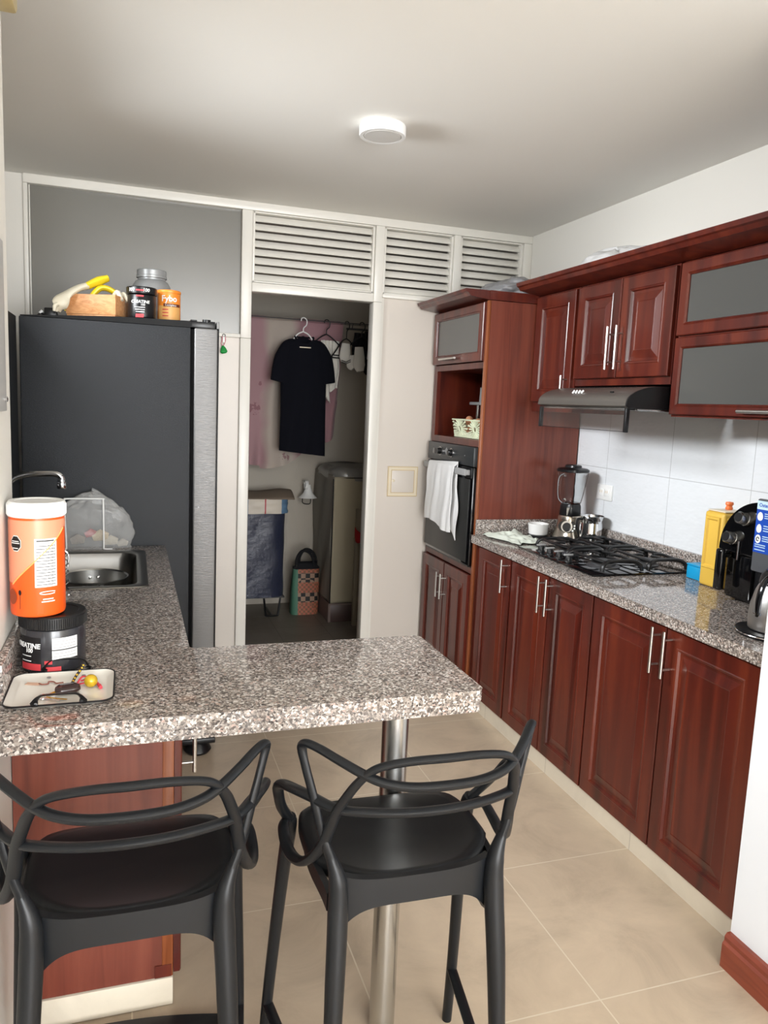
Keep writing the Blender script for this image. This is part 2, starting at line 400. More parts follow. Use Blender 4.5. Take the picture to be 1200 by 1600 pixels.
# louvred vents over the doorway
def louvre(x0, x1, n, label):
    t = thing('louvre_vent', label, 'louvre vent', ((x0+x1)/2, PY+0.02, 2.135), 'white louvre vents above the partition')
    z0, z1 = 2.133, 2.485
    b = MB()
    b.box(x0+0.002, x0+0.014, PY-0.012, PY+0.045, z0, z1, 0.002); b.box(x1-0.014, x1-0.002, PY-0.012, PY+0.045, z0, z1, 0.002)
    b.box(x0+0.002, x1-0.002, PY-0.012, PY+0.045, z1-0.006, z1); b.box(x0+0.002, x1-0.002, PY-0.012, PY+0.045, z0, z0+0.006)
    b.build('frame', 'trim', t)
    b = MB(); st = (z1-z0-0.012)/n
    for k in range(n):
        zc = z0+0.006+st*(k+0.5)
        M = Matrix.Translation(((x0+x1)/2, PY+0.016, zc)) @ Matrix.Rotation(math.radians(53), 4, 'X')
        b.xform(lambda q: q.box(-(x1-x0)/2+0.014, (x1-x0)/2-0.014, -0.0205, 0.0205, -0.004, 0.004, 0.0015), M)
    b.build('slats', 'trim', t)
louvre(0.603, 1.268, 8, 'widest white slatted vent above the laundry doorway')
louvre(1.318, 1.73, 8, 'middle white slatted vent between the two others, above the white wall panel')
louvre(1.77, 2.168, 8, 'white slatted vent in the corner by the right wall, partly behind the cabinet cornice')
# electrical panel
t = thing('electrical_panel', 'small cream electrical panel cover on the white wall beside the doorway', 'electrical panel', (1.49, PY+0.004, 1.01))
MT['cream'] = mat('cream_paint', (226, 214, 190), 0.4); MT['creamline'] = mat('yellowed_edge', (206, 180, 128), 0.45)
b = MB(); b.rings(fy(PY-0.006), 1.400, 1.583, 1.008, 1.182, [(0, 0.002), (0.002, 0), (0.02, 0), (0.022, 0.004)], 0.010, hole=True); fr_ = b.build('frame', 'cream', t)
for q_ in (0.002, 0.0205):
    b = MB(); b.rings(fy(PY-0.0065), 1.400+q_, 1.583-q_, 1.008+q_, 1.182-q_, [(0, 0.0), (0.0028, 0)], 0.001, hole=True); b.build('edge_line', 'creamline', fr_)
b = MB(); b.box(1.421, 1.562, PY-0.004, PY+0.003, 1.029, 1.161, 0.002); d = b.build('door', 'panelwhite', t)
b = MB(); b.lathe([(0.008, 0), (0.008, 0.003), (0.004, 0.005)], (1.436, PY-0.0035, 1.10), 16, '-y'); b.build('knob', 'cream', d)
# ceiling lamp (off)
t = thing('ceiling_light', 'round white surface ceiling lamp, switched off', 'ceiling light', (0.875, 2.80, CEIL))
b = MB(); b.lathe([(0.082, CEIL-0.0005), (0.085, CEIL-0.006), (0.085, CEIL-0.036), (0.083, CEIL-0.039), (0.070, CEIL-0.039), (0.069, CEIL-0.036), (0.0, CEIL-0.036)], (0.875, 2.80, 0), 48, cap0=True, cap1=False); b.build('housing', 'white', t)
MT['diffuser'] = mat('lamp_diffuser_off', (206, 204, 200), 0.35)
b = MB(); b.lathe([(0.0685, CEIL-0.0365), (0.066, CEIL-0.0395), (0.0, CEIL-0.041)], (0.875, 2.80, 0), 40, cap0=True, cap1=False); b.build('diffuser', 'diffuser', t)
# fittings on the near left wall
t = thing('intercom', 'beige rounded intercom box high on the left wall near the ceiling', 'intercom', (-0.256, 1.735, 2.281))
MT['beige'] = mat('beige_plastic', (196, 178, 130), 0.4)
b = MB(); b.box(-0.257, -0.2165, 1.62, 1.85, 2.281, 2.42, 0.008); b.build('body', 'beige', t)
b = MB(); b.box(-0.2166, -0.2150, 1.68, 1.78, 2.30, 2.34, 0.0005); b.build('grille', 'dark', t)
t = thing('fuse_cover', 'flat grey cover plate with a screw on the left wall edge', 'cover plate', (-0.256, 1.75, 1.47))
b = MB(); b.box(-0.2575, -0.2535, 1.50, 1.84, 1.475, 1.83, 0.001); b.build('plate', mat('grey_cover', (190, 190, 190), 0.5), t)
b = MB(); b.lathe([(0.006, 0), (0.006, 0.004), (0.002, 0.006)], (-0.2536, 1.82, 1.50), 14, 'x'); b.build('screw', 'chrome', t)

# ---------------------------------------------------------------- cabinet helpers
DOOR_RS = [(0, 0.003), (0.003, 0), (0.052, 0), (0.055, -0.002), (0.060, -0.001), (0.064, 0.007), (0.074, 0.008), (0.102, 0.0015), (0.105, 0.0005), (0.108, 0.0015)]
def door(parent, F, y0, y1, z0, z1, hy=None, hz=None, facing=fx, th=0.018, ms='wood', rs=DOOR_RS, name='door'):
    b = MB(); b.rings(facing(F), y0, y1, z0, z1, rs, th); o = b.build(name, ms, parent, ang=0.25)
    if hy is not None: bar(o, facing(F), hy, hz)
    return o
def bar(parent, f, u, vr, horiz=False, off=0.032, r=0.0052):
    b = MB(); a, c = vr
    P = (lambda s, d: f(s, u, d)) if horiz else (lambda s, d: f(u, s, d))
    b.tube([P(a, -off), P(c, -off)], r, 12)
    for q in (a+(c-a)*0.18, a+(c-a)*0.82): b.tube([P(q, -off), P(q, 0.001)], r*0.75, 10)
    return b.build('handle', 'handle', parent)
def flap(parent, F, y0, y1, z0, z1, fr, hy=None, hz=None, th=0.018):
    b = MB(); b.rings(fx(F), y0, y1, z0, z1, [(0, 0.003), (0.003, 0), (fr-0.01, 0), (fr-0.006, -0.002), (fr, 0.004), (fr, th)], th, hole=True)
    o = b.build('flap_door', 'wood', parent, ang=0.25)
    b = MB(); b.box(F+0.008, F+0.0125, y0+fr-0.003, y1-fr+0.003, z0+fr-0.003, z1-fr+0.003); b.build('pane', 'frost', o)
    if hy: bar(o, fx(F), hz, hy, True, 0.02, 0.0055)
    return o
def crown(name, label, pts, z0, prof, cap):
    # mitred cornice swept along a plan polyline (outline offset outward by the profile)
    b = MB(); n = len(pts); cols = []
    for i, (x, y) in enumerate(pts):
        a = Vector(pts[i])-Vector(pts[i-1]) if i > 0 else None; c = Vector(pts[i+1])-Vector(pts[i]) if i < n-1 else None
        na = Vector((a.y, -a.x)).normalized() if a else None; nc = Vector((c.y, -c.x)).normalized() if c else None
        if na is None: m_ = nc
        elif nc is None: m_ = na
        else: m_ = (na+nc)/(1+na.dot(nc))
        cols.append([b.bm.verts.new((x+m_.x*o, y+m_.y*o, z0+h)) for o, h in prof])
    for A, B in zip(cols, cols[1:]):
        for k in range(len(prof)): b.face((A[k], A[(k+1) % len(prof)], B[(k+1) % len(prof)], B[k]))
    b.face(cols[0][::-1]); b.face(cols[-1])
    b.box(*cap)
    return tag(b.build(name, 'wood', ang=0.3), label, 'cornice')

# ---------------------------------------------------------------- tall oven cabinet
t = thing('oven_cabinet', 'tall mahogany cabinet housing the oven, with an open niche and frosted flap', 'cabinet', (1.92, 3.77, 0))
TY0, TY1, TF = 3.44, 4.10, 1.650
b = MB(); b.box(TF+0.012, 2.202, TY0, TY0+0.018, 0.0, 2.05); b.build('side_panel', 'wood_light', t)
b = MB(); b.box(TF-0.004, TF+0.012, TY0, TY0+0.02, 0.082, 2.05, 0.002); b.build('edge_strip', 'wood_edge', t)
b = MB(); b.box(TF, 2.202, TY1-0.02, TY1, 0.0, 2.05); b.box(2.19, 2.202, TY0+0.018, TY1-0.02, 0, 2.05)
b.box(TF+0.01, 2.19, TY0+0.018, TY1-0.02, 2.03, 2.05); b.box(TF, 2.19, TY0+0.018, TY1-0.02, 1.727, 1.757); b.box(TF, 2.19, TY0+0.018, TY1-0.02, 1.338, 1.372)
b.box(TF, 2.19, TY0+0.018, TY1-0.02, 0.69, 0.722); b.box(TF+0.03, 2.19, TY0+0.018, TY1-0.02, 0.08, 0.1)
b.box(TF+0.0, TF+0.02, TY1-0.045, TY1-0.02, 1.372, 1.727)
b.build('carcass', 'wood', t)
flap(t, TF-0.02, TY0+0.015, TY1-0.012, 1.762, 2.042, 0.047, (3.735, 3.95), 1.787)
door(t, TF-0.018, 3.775, TY1-0.006, 0.085, 0.685, 3.80, (0.49, 0.63))
door(t, TF-0.018, TY0+0.024, 3.769, 0.085, 0.685, 3.745, (0.49, 0.63))
PROF_T = [(0, 0), (0.10, 0.012), (0.108, 0.02), (0.112, 0.026), (0.122, 0.03), (0.126, 0.044), (0, 0.044)]
crown('cornice', 'mahogany cornice crowning the tall oven cabinet', [(TF, 4.098), (TF, TY0)], 2.052, PROF_T, (TF, 2.2, TY0-0.008, 4.098, 2.052, 2.096))
# ---------------------------------------------------------------- oven
t = thing('wall_oven', 'black built-in oven with two knobs and a towel over its handle', 'oven', (1.9, 3.77, 0.724))
OX = 1.632
b = MB(); b.box(OX+0.022, 2.15, 3.470, 4.07, 0.726, 1.334); b.build('body', 'dark', t)
b = MB(); b.box(OX-0.006, OX+0.022, 3.462, 4.076, 1.238, 1.336, 0.004); cp = b.build('control_panel', mat('oven_panel', (44, 46, 48), 0.35), t)
for y in (3.885, 3.735):
    b = MB(); b.lathe([(0.021, 0), (0.021, 0.004), (0.017, 0.006), (0.016, 0.022), (0.013, 0.025), (0, 0.025)], (OX-0.0065, y, 1.291), 24, '-x', cap1=False); k = b.build('knob', 'dark', cp)
    b = MB(); b.lathe([(0.0215, 0.0), (0.0235, 0.0), (0.0235, 0.006), (0.0215, 0.006)], (OX-0.0062, y, 1.291), 24, '-x', False, False); b.build('ring', 'chrome', k)
b = MB(); b.box(OX-0.0075, OX-0.005, 3.965, 4.0, 1.272, 1.302, 0.001); b.build('switch', 'blackgloss', cp)
b = MB(); b.prism([(3.81, 1.275), (3.835, 1.295), (3.81, 1.315), (3.785, 1.295)], lambda u, v, d: (OX-0.006+d, u, v), -0.0012, 0.001); b.build('logo_plate', 'greyplastic', cp)
b = MB(); b.lathe([(0.003, 0), (0.003, 0.001)], (OX-0.0062, 3.57, 1.288), 10, '-x'); b.build('lamp', 'greyplastic', cp)
b = MB(); b.box(OX, OX+0.02, 3.466, 4.074, 0.732, 1.234, 0.004); dr = b.build('door', 'blackgloss', t)
b = MB(); b.box(OX-0.003, OX+0.001, 3.50, 4.074, 0.745, 1.172, 0.001); b.build('window', 'ovenglass', dr)
b = MB(); b.box(OX-0.004, OX+0.001, 3.48, 4.074, 1.178, 1.232, 0.001); b.build('top_band', 'dark', dr)
b = MB(); b.box(OX-0.034, OX-0.022, 3.50, 4.07, 1.190, 1.224, 0.004)
for y in (3.50, 4.045): b.box(OX-0.024, OX-0.0035, y, y+0.022, 1.194, 1.220, 0.002)
b.build('handle', 'greyplastic', dr)
b = MB(); b.box(OX+0.004, OX+0.018, 3.48, 4.06, 0.7245, 0.7315); b.build('vent_strip', 'dark', t)
# towel on the handle
def towel():
    b = MB(); yc = 3.82
    def fn(s, v):
        # s along the width (y), v along the length over the bar
        Lf, Lb = 0.335, 0.21
        q = -Lb + v*(Lf+Lb)
        y0 = 3.965 - 0.345*s
        wob = 0.007*math.sin(s*9+0.6+v)+0.004*math.sin(s*21+v*5)
        r = 0.011
        if q < 0: x = OX-0.028+r*0.5; z = 1.232+q*0.98
        else: x = OX-0.028-r; z = 1.232-q*0.98
        if abs(q) < 0.02: a = q/0.02*PI/2; x = OX-0.028-r*math.sin(a)*0.9; z = 1.229+0.005*math.cos(a)
        if q > 0: x -= abs(wob)*min(1, q/0.1)+0.002; z += (-0.02*s*q/Lf)+0.012*math.sin(s*6)*q/Lf; y0 += (0.025*(0.5-s)+0.02)*q/Lf + 0.006*math.sin(q*30)
        else: x = min(x+0.004, OX-0.012); z += 0.02*s; y0 -= 0.0
        return (x, y0, z)
    b.surf(fn, 40, 46, 0.0035)
    MT['white_terry_under'] = mat('white_terry_under', (232, 232, 232), 0.9, bump=0.5, bscale=260); o = b.build('dish_towel', mat('white_terry', (238, 238, 238), 0.9, bump=0.5, bscale=260, sheen=0.3)); return o
t = thing('dish_towel', 'white terry dish towel draped over the oven handle', 'towel', (OX-0.03, 3.80, 0.89))
o_ = towel(); o_.name = 'front_layer'; o_.parent = t; o_.location = o_.location-t.location
def towel_under():
    b = MB()
    def fn(s, v):
        y = 3.78-0.165*s+0.012*math.sin(v*9)-0.02*v; z = 1.198-v*(0.285+0.06*s+0.012*math.sin(s*8))
        return (OX-0.0185+0.0022*math.sin(s*12+v*4), y, z)
    b.surf(fn, 24, 24, 0.003); return b
towel_under().build('back_layer', 'white_terry_under', t)
# ---------------------------------------------------------------- base cabinets on the right
DF = 1.650
def base_unit(name, label, y0, y1, doors):
    t = thing(name, label, 'cabinet', (1.93, (y0+y1)/2, 0.084), 'mahogany base cabinets under the right worktop')
    b = MB(); b.box(DF+0.02, 2.2, y0, y1, 0.084, 0.858); b.build('body', 'wood', t)
    for (a, c, hy) in doors: door(t, DF, a, c, 0.088, 0.850, hy, (0.69, 0.845))
base_unit('base_cabinet', 'narrow single-door mahogany base cabinet next to the tall oven cabinet', 3.045, 3.435, [(3.052, 3.385, 3.082)])
base_unit('base_cabinet', 'middle double-door mahogany base cabinet below the gas hob', 2.390, 3.043, [(2.715, 3.040, 2.742), (2.394, 2.709, 2.682)])
base_unit('base_cabinet', 'wide double-door mahogany base cabinet nearest the white pillar', 1.575, 2.388, [(1.978, 2.385, 2.004), (1.58, 1.972, 1.946)])
# ---------------------------------------------------------------- wall cabinets
UF = 1.90
def wall_unit(name, label, y0, y1, z0, rails):
    t = thing(name, label, 'cabinet', (2.06, (y0+y1)/2, z0), 'mahogany wall cabinets on the right wall')
    b = MB(); b.box(UF+0.018, 2.2, y0, y1, z0, 2.086); b.build('body', 'wood', t); return t
t = wall_unit('wall_cabinet', 'narrow mahogany wall cabinet with one raised panel door beside the tall cabinet', 3.062, 3.435, 1.528, 0)
door(t, UF, 3.075, 3.425, 1.575, 2.078, 3.102, (1.595, 1.695))
t = wall_unit('wall_cabinet', 'double-door mahogany wall cabinet right above the range hood', 2.405, 3.058, 1.648, 0)
door(t, UF, 2.735, 3.052, 1.678, 2.078, 2.764, (1.71, 1.885))
door(t, UF, 2.41, 2.729, 1.678, 2.078, 2.702, (1.71, 1.885))
t = wall_unit('wall_cabinet', 'mahogany wall cabinet with two frosted glass flap doors above the coffee machines', 1.56, 2.385, 1.528, 0)
flap(t, UF, 1.565, 2.38, 1.822, 2.080, 0.046)
flap(t, UF, 1.565, 2.38, 1.536, 1.814, 0.040, (1.88, 2.02), 1.553)
PROF_U = [(0, 0), (0.02, 0.004), (0.10, 0.018), (0.106, 0.026), (0.110, 0.032), (0.120, 0.036), (0.124, 0.052), (0, 0.052)]
crown('cornice', 'long mahogany cornice running above the wall cabinets on the right', [(UF+0.01, 3.437), (UF+0.01, 1.56)], 2.088, PROF_U, (UF+0.01, 2.2, 1.56, 3.437, 2.088, 2.14))
# ---------------------------------------------------------------- right worktop
def slab(b, outer, holes, z0, z1, bev=0.006):
    es = []; loops = []
    for lp in [outer]+holes:
        vs = [b.bm.verts.new((x, y, z1)) for x, y in lp]; loops.append(vs)
        for k in range(len(vs)): es.append(b.bm.edges.new((vs[k], vs[(k+1) % len(vs)])))
    r = bmesh.ops.triangle_fill(b.bm, edges=es, use_beauty=True, use_dissolve=False, normal=(0, 0, 1))
    top = [f for f in r['geom'] if isinstance(f, bmesh.types.BMFace)]
    mp = {v: b.bm.verts.new((v.co.x, v.co.y, z0)) for lp in loops for v in lp}
    for f in top: b.face([mp[v] for v in reversed(f.verts)])
    for lp in loops:
        for k in range(len(lp)):
            a, c = lp[k], lp[(k+1) % len(lp)]; b.face((a, c, mp[c], mp[a]))
    if bev:
        lp = loops[0]; ee = [e for e in es if e.is_valid]
        ee = [b.bm.edges.get((lp[k], lp[(k+1) % len(lp)])) for k in range(len(lp))]
        bmesh.ops.bevel(b.bm, geom=ee, offset=bev, segments=3, affect='EDGES', profile=0.5, clamp_overlap=True)
def rrect(x0, x1, y0, y1, r, n=6):
    out = []
    for cx, cy, a in ((x1-r, y1-r, 0), (x0+r, y1-r, PI/2), (x0+r, y0+r, PI), (x1-r, y0+r, 1.5*PI)):
        for k in range(n+1): q = a+PI/2*k/n; out.append((cx+r*math.cos(q), cy+r*math.sin(q)))
    return out
t = thing('right_worktop', 'long polished granite worktop with the gas hob along the right wall', 'worktop', (1.91, 2.48, 0.86))
b = MB(); slab(b, [(1.627, 1.542), (2.204, 1.542), (2.204, 3.436), (1.627, 3.436)], [], 0.861, 0.90, 0.004); b.build('slab', 'granite', t)
b = MB(); b.box(2.184, 2.204, 1.542, 3.436, 0.9002, 0.978, 0.002); b.box(1.645, 2.184, 3.418, 3.436, 0.9002, 0.978, 0.002); b.build('upstand', 'granite', t)
# ---------------------------------------------------------------- left worktop and peninsula
t = thing('peninsula_worktop', 'L-shaped granite counter with a breakfast bar over the two stools', 'worktop', (0.25, 1.7, 0.85))
def arc(cx, cy, r, a0, a1, n=5): return [(cx+r*math.cos(a0+(a1-a0)*k/n), cy+r*math.sin(a0+(a1-a0)*k/n)) for k in range(n+1)]
outer = [(-0.256, 1.468)] + arc(0.752-0.022, 1.468+0.022, 0.022, -PI/2, 0) + arc(0.752-0.022, 1.885-0.022, 0.022, 0, PI/2) + arc(0.14+0.012, 1.885+0.012, 0.012, -PI/2, -PI) + [(0.14, 3.268), (-0.41, 3.268), (-0.41, 1.93), (-0.256, 1.93)]
b = MB(); slab(b, outer, [rrect(-0.335, 0.028, 2.565, 3.13, 0.05)[::-1]], 0.876, 0.902, 0.010)
outer2 = [(-0.256, 1.470)] + arc(0.75-0.022, 1.470+0.022, 0.022, -PI/2, 0) + arc(0.75-0.022, 1.883-0.022, 0.022, 0, PI/2) + [(0.14, 1.883), (-0.256, 1.883)]
b2 = MB(); slab(b2, outer2, [], 0.851, 0.8755, 0.004); b2.build('edge_layer', 'granite', t)
b.build('slab', 'granite', t)
b = MB(); b.box(-0.2565, -0.240, 1.60, 1.925, 0.9022, 0.982, 0.002); b.build('upstand', 'granite', t)
t = thing('support_pole', 'round steel pole holding up the peninsula behind the right stool', 'support pole', (0.585, 1.585, 0))
b = MB(); b.lathe([(0.031, 0.0005), (0.031, 0.8495)], (0.585, 1.585, 0), 32); b.build('tube', 'steel', t)
# sink base cabinet
t = thing('sink_cabinet', 'mahogany cabinet carrying the sink counter, its end panel facing the left stool', 'cabinet', (-0.08, 2.5, 0))
b = MB(); b.box(-0.256, 0.072, 1.80, 1.818, 0.078, 0.850); b.build('end_panel', 'wood_light', t)
b = MB(); b.box(0.072, 0.099, 1.798, 1.82, 0.078, 0.850, 0.002); b.build('edge_strip', 'wood_edge', t)
b = MB(); b.box(0.055, 0.095, 1.7965, 1.7985, 0.079, 0.112); b.build('patch', 'wood', t)
b = MB(); b.box(-0.256, 0.099, 1.8185, 1.925, 0.078, 0.84); b.box(-0.408, 0.099, 1.925, 3.262, 0.078, 0.72); b.build('body', 'wood', t)
b = MB(); b.box(-0.256, 0.099, 1.795, 1.925, 0.0005, 0.076, 0.003); b.box(-0.408, 0.07, 1.925, 3.262, 0.0005, 0.076); b.build('plinth', plinth, t)
for k in range(3):
    y0 = 1.803+k*0.486; y1 = y0+0.482
    door(t, 0.118, y0, y1, 0.786, 0.846, facing=fxp, rs=[(0, 0.003), (0.003, 0), (0.016, 0), (0.019, 0.004)], name='false_front')
    door(t, 0.118, y0, y1, 0.084, 0.778, y1-0.03 if k else y0+0.03, (0.60, 0.745), facing=fxp)

# ---------------------------------------------------------------- refrigerator
t = thing('refrigerator', 'tall black-sided refrigerator with brushed steel doors behind the sink counter', 'refrigerator', (-0.03, 3.68, 0))
FY = 3.285
b = MB(); b.box(-0.405, 0.238, FY, 4.08, 0.05, 1.806, 0.006); b.build('body', 'fridgeside', t)
b = MB(); b.prism([(-0.40, 1.8065), (0.24, 1.8065), (0.24, 1.832), (-0.05, 1.828), (-0.40, 1.809)], lambda u, v, d: (u, d, v), FY+0.002, 4.076); b.build('top_cover', mat('matte_black_cover', (12, 12, 13), 0.6, spec=0.25), t)
b = MB(); b.box(0.236, 0.252, FY+0.006, 4.07, 0.06, 1.80); b.build('gasket', mat('matte_black_rubber', (8, 8, 9), 0.85, spec=0.15), t)
for k, (y0, y1) in enumerate(((FY, 3.62), (3.626, 4.08))):
    b = MB(); b.box(0.252, 0.348, y0, y1, 0.055, 1.806, 0.007, 3); d = b.build('door', 'fridgedoor', t)
    b = MB(); b.box(0.349, 0.352, y0+0.001, y1-0.001, 0.055, 1.836, 0.001); b.build('front_skin', 'dark', d)
b = MB(); b.lathe([(0.004, 0), (0.004, 0.0012)], (0.275, FY-0.0002, 1.062), 12, '-y'); b.build('door_screw', 'greyplastic', t)
b = MB(); b.box(0.238, 0.334, FY+0.003, FY+0.16, 1.8068, 1.832, 0.003); b.box(0.236, 0.262, FY+0.001, FY+0.05, 1.832, 1.838, 0.002); b.lathe([(0.017, 1.808), (0.017, 1.842)], (0.302, FY+0.02, 0), 20); b.box(0.31, 0.336, FY+0.004, FY+0.05, 1.806, 1.835, 0.002); b.build('hinge_cover', 'dark', t)
b = MB(); b.box(0.342, 0.352, FY, 3.62, 1.8065, 1.836, 0.002); b.build('door_rim', 'fridgedoor', t)
b = MB(); b.box(0.14, 0.335, FY-0.0, 4.06, 0.03, 0.054, 0.003); b.build('kick_plate', 'dark', t)
b = MB(); b.box(0.20, 0.345, 3.165, FY-0.001, 0.052, 0.075, 0.004); b.lathe([(0.05, 0.0008), (0.058, 0.012), (0.05, 0.03), (0.035, 0.052)], (0.275, 3.215, 0), 24); b.build('roller_foot', 'dark', t)
for y in (FY+0.05, 4.0):
    for x in (-0.33, 0.26):
        b = MB(); b.lathe([(0.03, 0.0008), (0.034, 0.006), (0.034, 0.016), (0.02, 0.022), (0.02, 0.052)], (x, y, 0), 20); b.build('foot', 'dark', t)
# ---- on top of it
FT = 1.8302
def at_top(x): return 1.8065+0.0035+(min(max(x, -0.4), -0.05)+0.40)/0.35*0.0185 if x < -0.05 else 1.8285+(x+0.05)/0.29*0.004
t = thing('wooden_box', 'small open light-wood box on the fridge holding rubber gloves', 'box', (-0.125, 3.43, at_top(-0.09)))
ang = math.radians(-24); cx_, cy_ = -0.125, 3.435; zb = at_top(-0.05)+0.0005
def wb(dx, dy, ox, oy, z0, z1, bev=0.0015):
    c, s = math.cos(ang), math.sin(ang); q = MB(); q.rbox((cx_+ox*c-oy*s, cy_+ox*s+oy*c), dx, dy, z0, z1, ang, bev); return q
wb(0.205, 0.12, 0, 0, zb, zb+0.008).build('base', 'boxwood', t)
for oy in (-0.057, 0.057): wb(0.21, 0.01, 0, oy, zb+0.0082, zb+0.088).build('side', 'boxwood', t)
for ox in (-0.1, 0.1): wb(0.0098, 0.104, ox, 0, zb+0.0082, zb+0.088).build('end', 'boxwood', t)
MT['yellow'] = mat('yellow_rubber', (232, 206, 42), 0.38, bump=0.2, bscale=60); MT['cream_rubber'] = mat('cream_rubber', (216, 208, 186), 0.45, bump=0.2, bscale=60)
t = thing('rubber_glove', 'yellow-cuffed rubber glove draped over the left end of the wooden box', 'glove', (-0.23, 3.42, zb+0.09))
zt = zb+0.089
b = MB(); b.tube(smooth_path([(-0.085, 3.44, zt+0.075), (-0.12, 3.435, zt+0.06), (-0.165, 3.43, zt+0.036)]), [0.03, 0.034, 0.03], 16, flat=[0.45, 0.55, 0.5], up=(0, 0, 1)); b.build('cuff', 'yellow', t)
b = MB(); b.tube(smooth_path([(-0.163, 3.43, zt+0.037), (-0.20, 3.422, zt+0.022), (-0.245, 3.41, zt-0.012), (-0.268, 3.40, zt-0.05), (-0.275, 3.395, zb+0.012)]), [0.029, 0.03, 0.032, 0.03, 0.018], 16, flat=[0.5, 0.45, 0.42, 0.4, 0.35], up=(0.5, 0, 1)); b.build('hand', 'cream_rubber', t)
for k in range(3):
    b = MB(); y = 3.378+0.017*k; b.tube(smooth_path([(-0.272, y, zt-0.05), (-0.282+0.004*k, y-0.004, zb+0.03), (-0.285+0.006*k, y-0.006, zb+0.0095)]), [0.009, 0.009, 0.006], 10); b.build('finger', 'cream_rubber', t)
b = MB(); b.tube(smooth_path([(-0.21, 3.46, zt-0.012), (-0.238, 3.455, zt-0.03), (-0.24, 3.455, zb+0.02)]), [0.02, 0.022, 0.02], 12, flat=0.4); b.build('cuff_flap', 'yellow', t)
t = thing('rubber_glove', 'rolled yellow rubber glove lying inside the wooden box with pale fingers out to the right', 'glove', (-0.09, 3.44, zb+0.06))
b = MB(); b.tube(smooth_path([(-0.155, 3.425, zb+0.075), (-0.12, 3.43, zt+0.028), (-0.085, 3.435, zt+0.032), (-0.05, 3.44, zt+0.01), (-0.08, 3.44, zb+0.075)]), [0.024, 0.027, 0.026, 0.022, 0.02], 14, flat=0.45, up=(0, 0, 1)); b.build('cuff', 'yellow', t)
for k in range(3):
    b = MB(); b.tube(smooth_path([(-0.07+0.02*k, 3.425, zb+0.07), (-0.048+0.024*k, 3.40+0.012*k, zt+0.016-0.005*k), (-0.03+0.026*k, 3.385+0.013*k, zb+0.072)]), [0.010, 0.0115, 0.009], 10); b.build('finger', 'cream_rubber', t)
t = thing('power_adapter', 'small black adapter with a white-tipped cord at the back of the fridge top', 'adapter', (-0.33, 3.50, 1.812))
b = MB(); b.box(-0.335, -0.285, 3.49, 3.54, at_top(-0.285)+0.0005, at_top(-0.3)+0.048, 0.006); b.build('body', 'dark', t)
b = MB(); b.tube(smooth_path([(-0.336, 3.51, 1.835), (-0.35, 3.505, 1.838), (-0.365, 3.50, 1.825), (-0.392, 3.50, 1.8145)]), 0.004, 8); cdv = b.build('cord', 'dark', t)
b = MB(); b.tube([(-0.352, 3.506, 1.839), (-0.342, 3.508, 1.850)], 0.006, 8); b.build('plug', 'white', cdv)

def tub(name, label, cat, c, z, R, prof, lid, mbody, mlid, group=None):
    t = thing(name, label, cat, (c[0], c[1], z), group)
    b = MB(); b.lathe([(r, z+h) for r, h in prof], (c[0], c[1], 0), 48); bo = b.build('body', mbody, t)
    b = MB(); b.lathe([(r, z+h) for r, h in lid], (c[0], c[1], 0), 48); li = b.build('lid', mlid, t, ang=0.5)
    return t, bo, li
def ribs(li, c, z, R, h0, h1, n, m):
    b = MB()
    for k in range(n):
        a = 2*PI*k/n; b.tube([(c[0]+R*math.cos(a), c[1]+R*math.sin(a), z+h0), (c[0]+R*math.cos(a), c[1]+R*math.sin(a), z+h1)], 0.0012, 5)
    b.build('grip_ribs', m, li)
MT['silvertub'] = mat('silver_grey_plastic', (158, 160, 161), 0.34, 0.35)
z = at_top(0.09)+0.0006; c = (0.092, 3.60)
t, bo, li = tub('protein_tub', 'large silver tub with a round shoulder standing behind on the fridge', 'tub', c, z, 0.085,
    [(0.076, 0), (0.083, 0.006), (0.085, 0.02), (0.086, 0.10), (0.085, 0.135), (0.079, 0.165), (0.068, 0.184), (0.058, 0.19), (0.058, 0.197)],
    [(0.061, 0.1975), (0.0645, 0.1985), (0.0645, 0.207), (0.0625, 0.209), (0.0625, 0.229), (0.060, 0.2325), (0, 0.2325)], 'silvertub', 'silvertub')
f = cyl_fn(c[0], c[1], 0.086, -0.42, z)
patch('label', 'paper', bo, f, -0.058, 0.044, 0.03, 0.132)
patch('label_band', mat('maroon_print', (84, 44, 50), 0.5), bo, f, -0.058, 0.044, 0.114, 0.126, 0.0012)
for k in range(3): patch('label_line', 'black_ink', bo, f, -0.058, 0.044, 0.088+0.01*k, 0.0905+0.01*k, 0.0012)
patch('label', 'black_ink', bo, cyl_fn(c[0], c[1], 0.086, 0.62, z), -0.03, 0.05, 0.05, 0.128)
z = at_top(0.05)+0.0006; c = (0.047, 3.375)
t, bo, li = tub('creatine_tub', 'small black creatine tub at the front edge of the fridge top', 'tub', c, z, 0.06,
    [(0.052, 0), (0.055, 0.004), (0.056, 0.01), (0.056, 0.092), (0.052, 0.098)],
    [(0.060, 0.0985), (0.061, 0.1), (0.061, 0.124), (0.058, 0.127), (0, 0.127)], 'dark', 'dark')
lettering('lettering', '100', 'white_ink', li, cyl_fn(c[0], c[1], 0.0613, 0.28, z+0.112, 0.15), 0.019, 0.0003, bold=0.0004)
lettering('lettering', '100', 'white_ink', li, cyl_fn(c[0], c[1], 0.0613, -0.72, z+0.112, 0.15), 0.019, 0.0003, bold=0.0004)
patch('lid_stripe', 'red_ink', li, cyl_fn(c[0], c[1], 0.0613, -0.2, z), -0.012, 0.02, 0.108, 0.114)
f = cyl_fn(c[0], c[1], 0.0563, -0.12, z, 0.15)
lettering('lettering', 'CREATINE', 'white_ink', bo, f2 := cyl_fn(c[0], c[1], 0.0563, -0.12, z+0.066, 0.15), 0.0165, 0.0003, bold=0.0004)
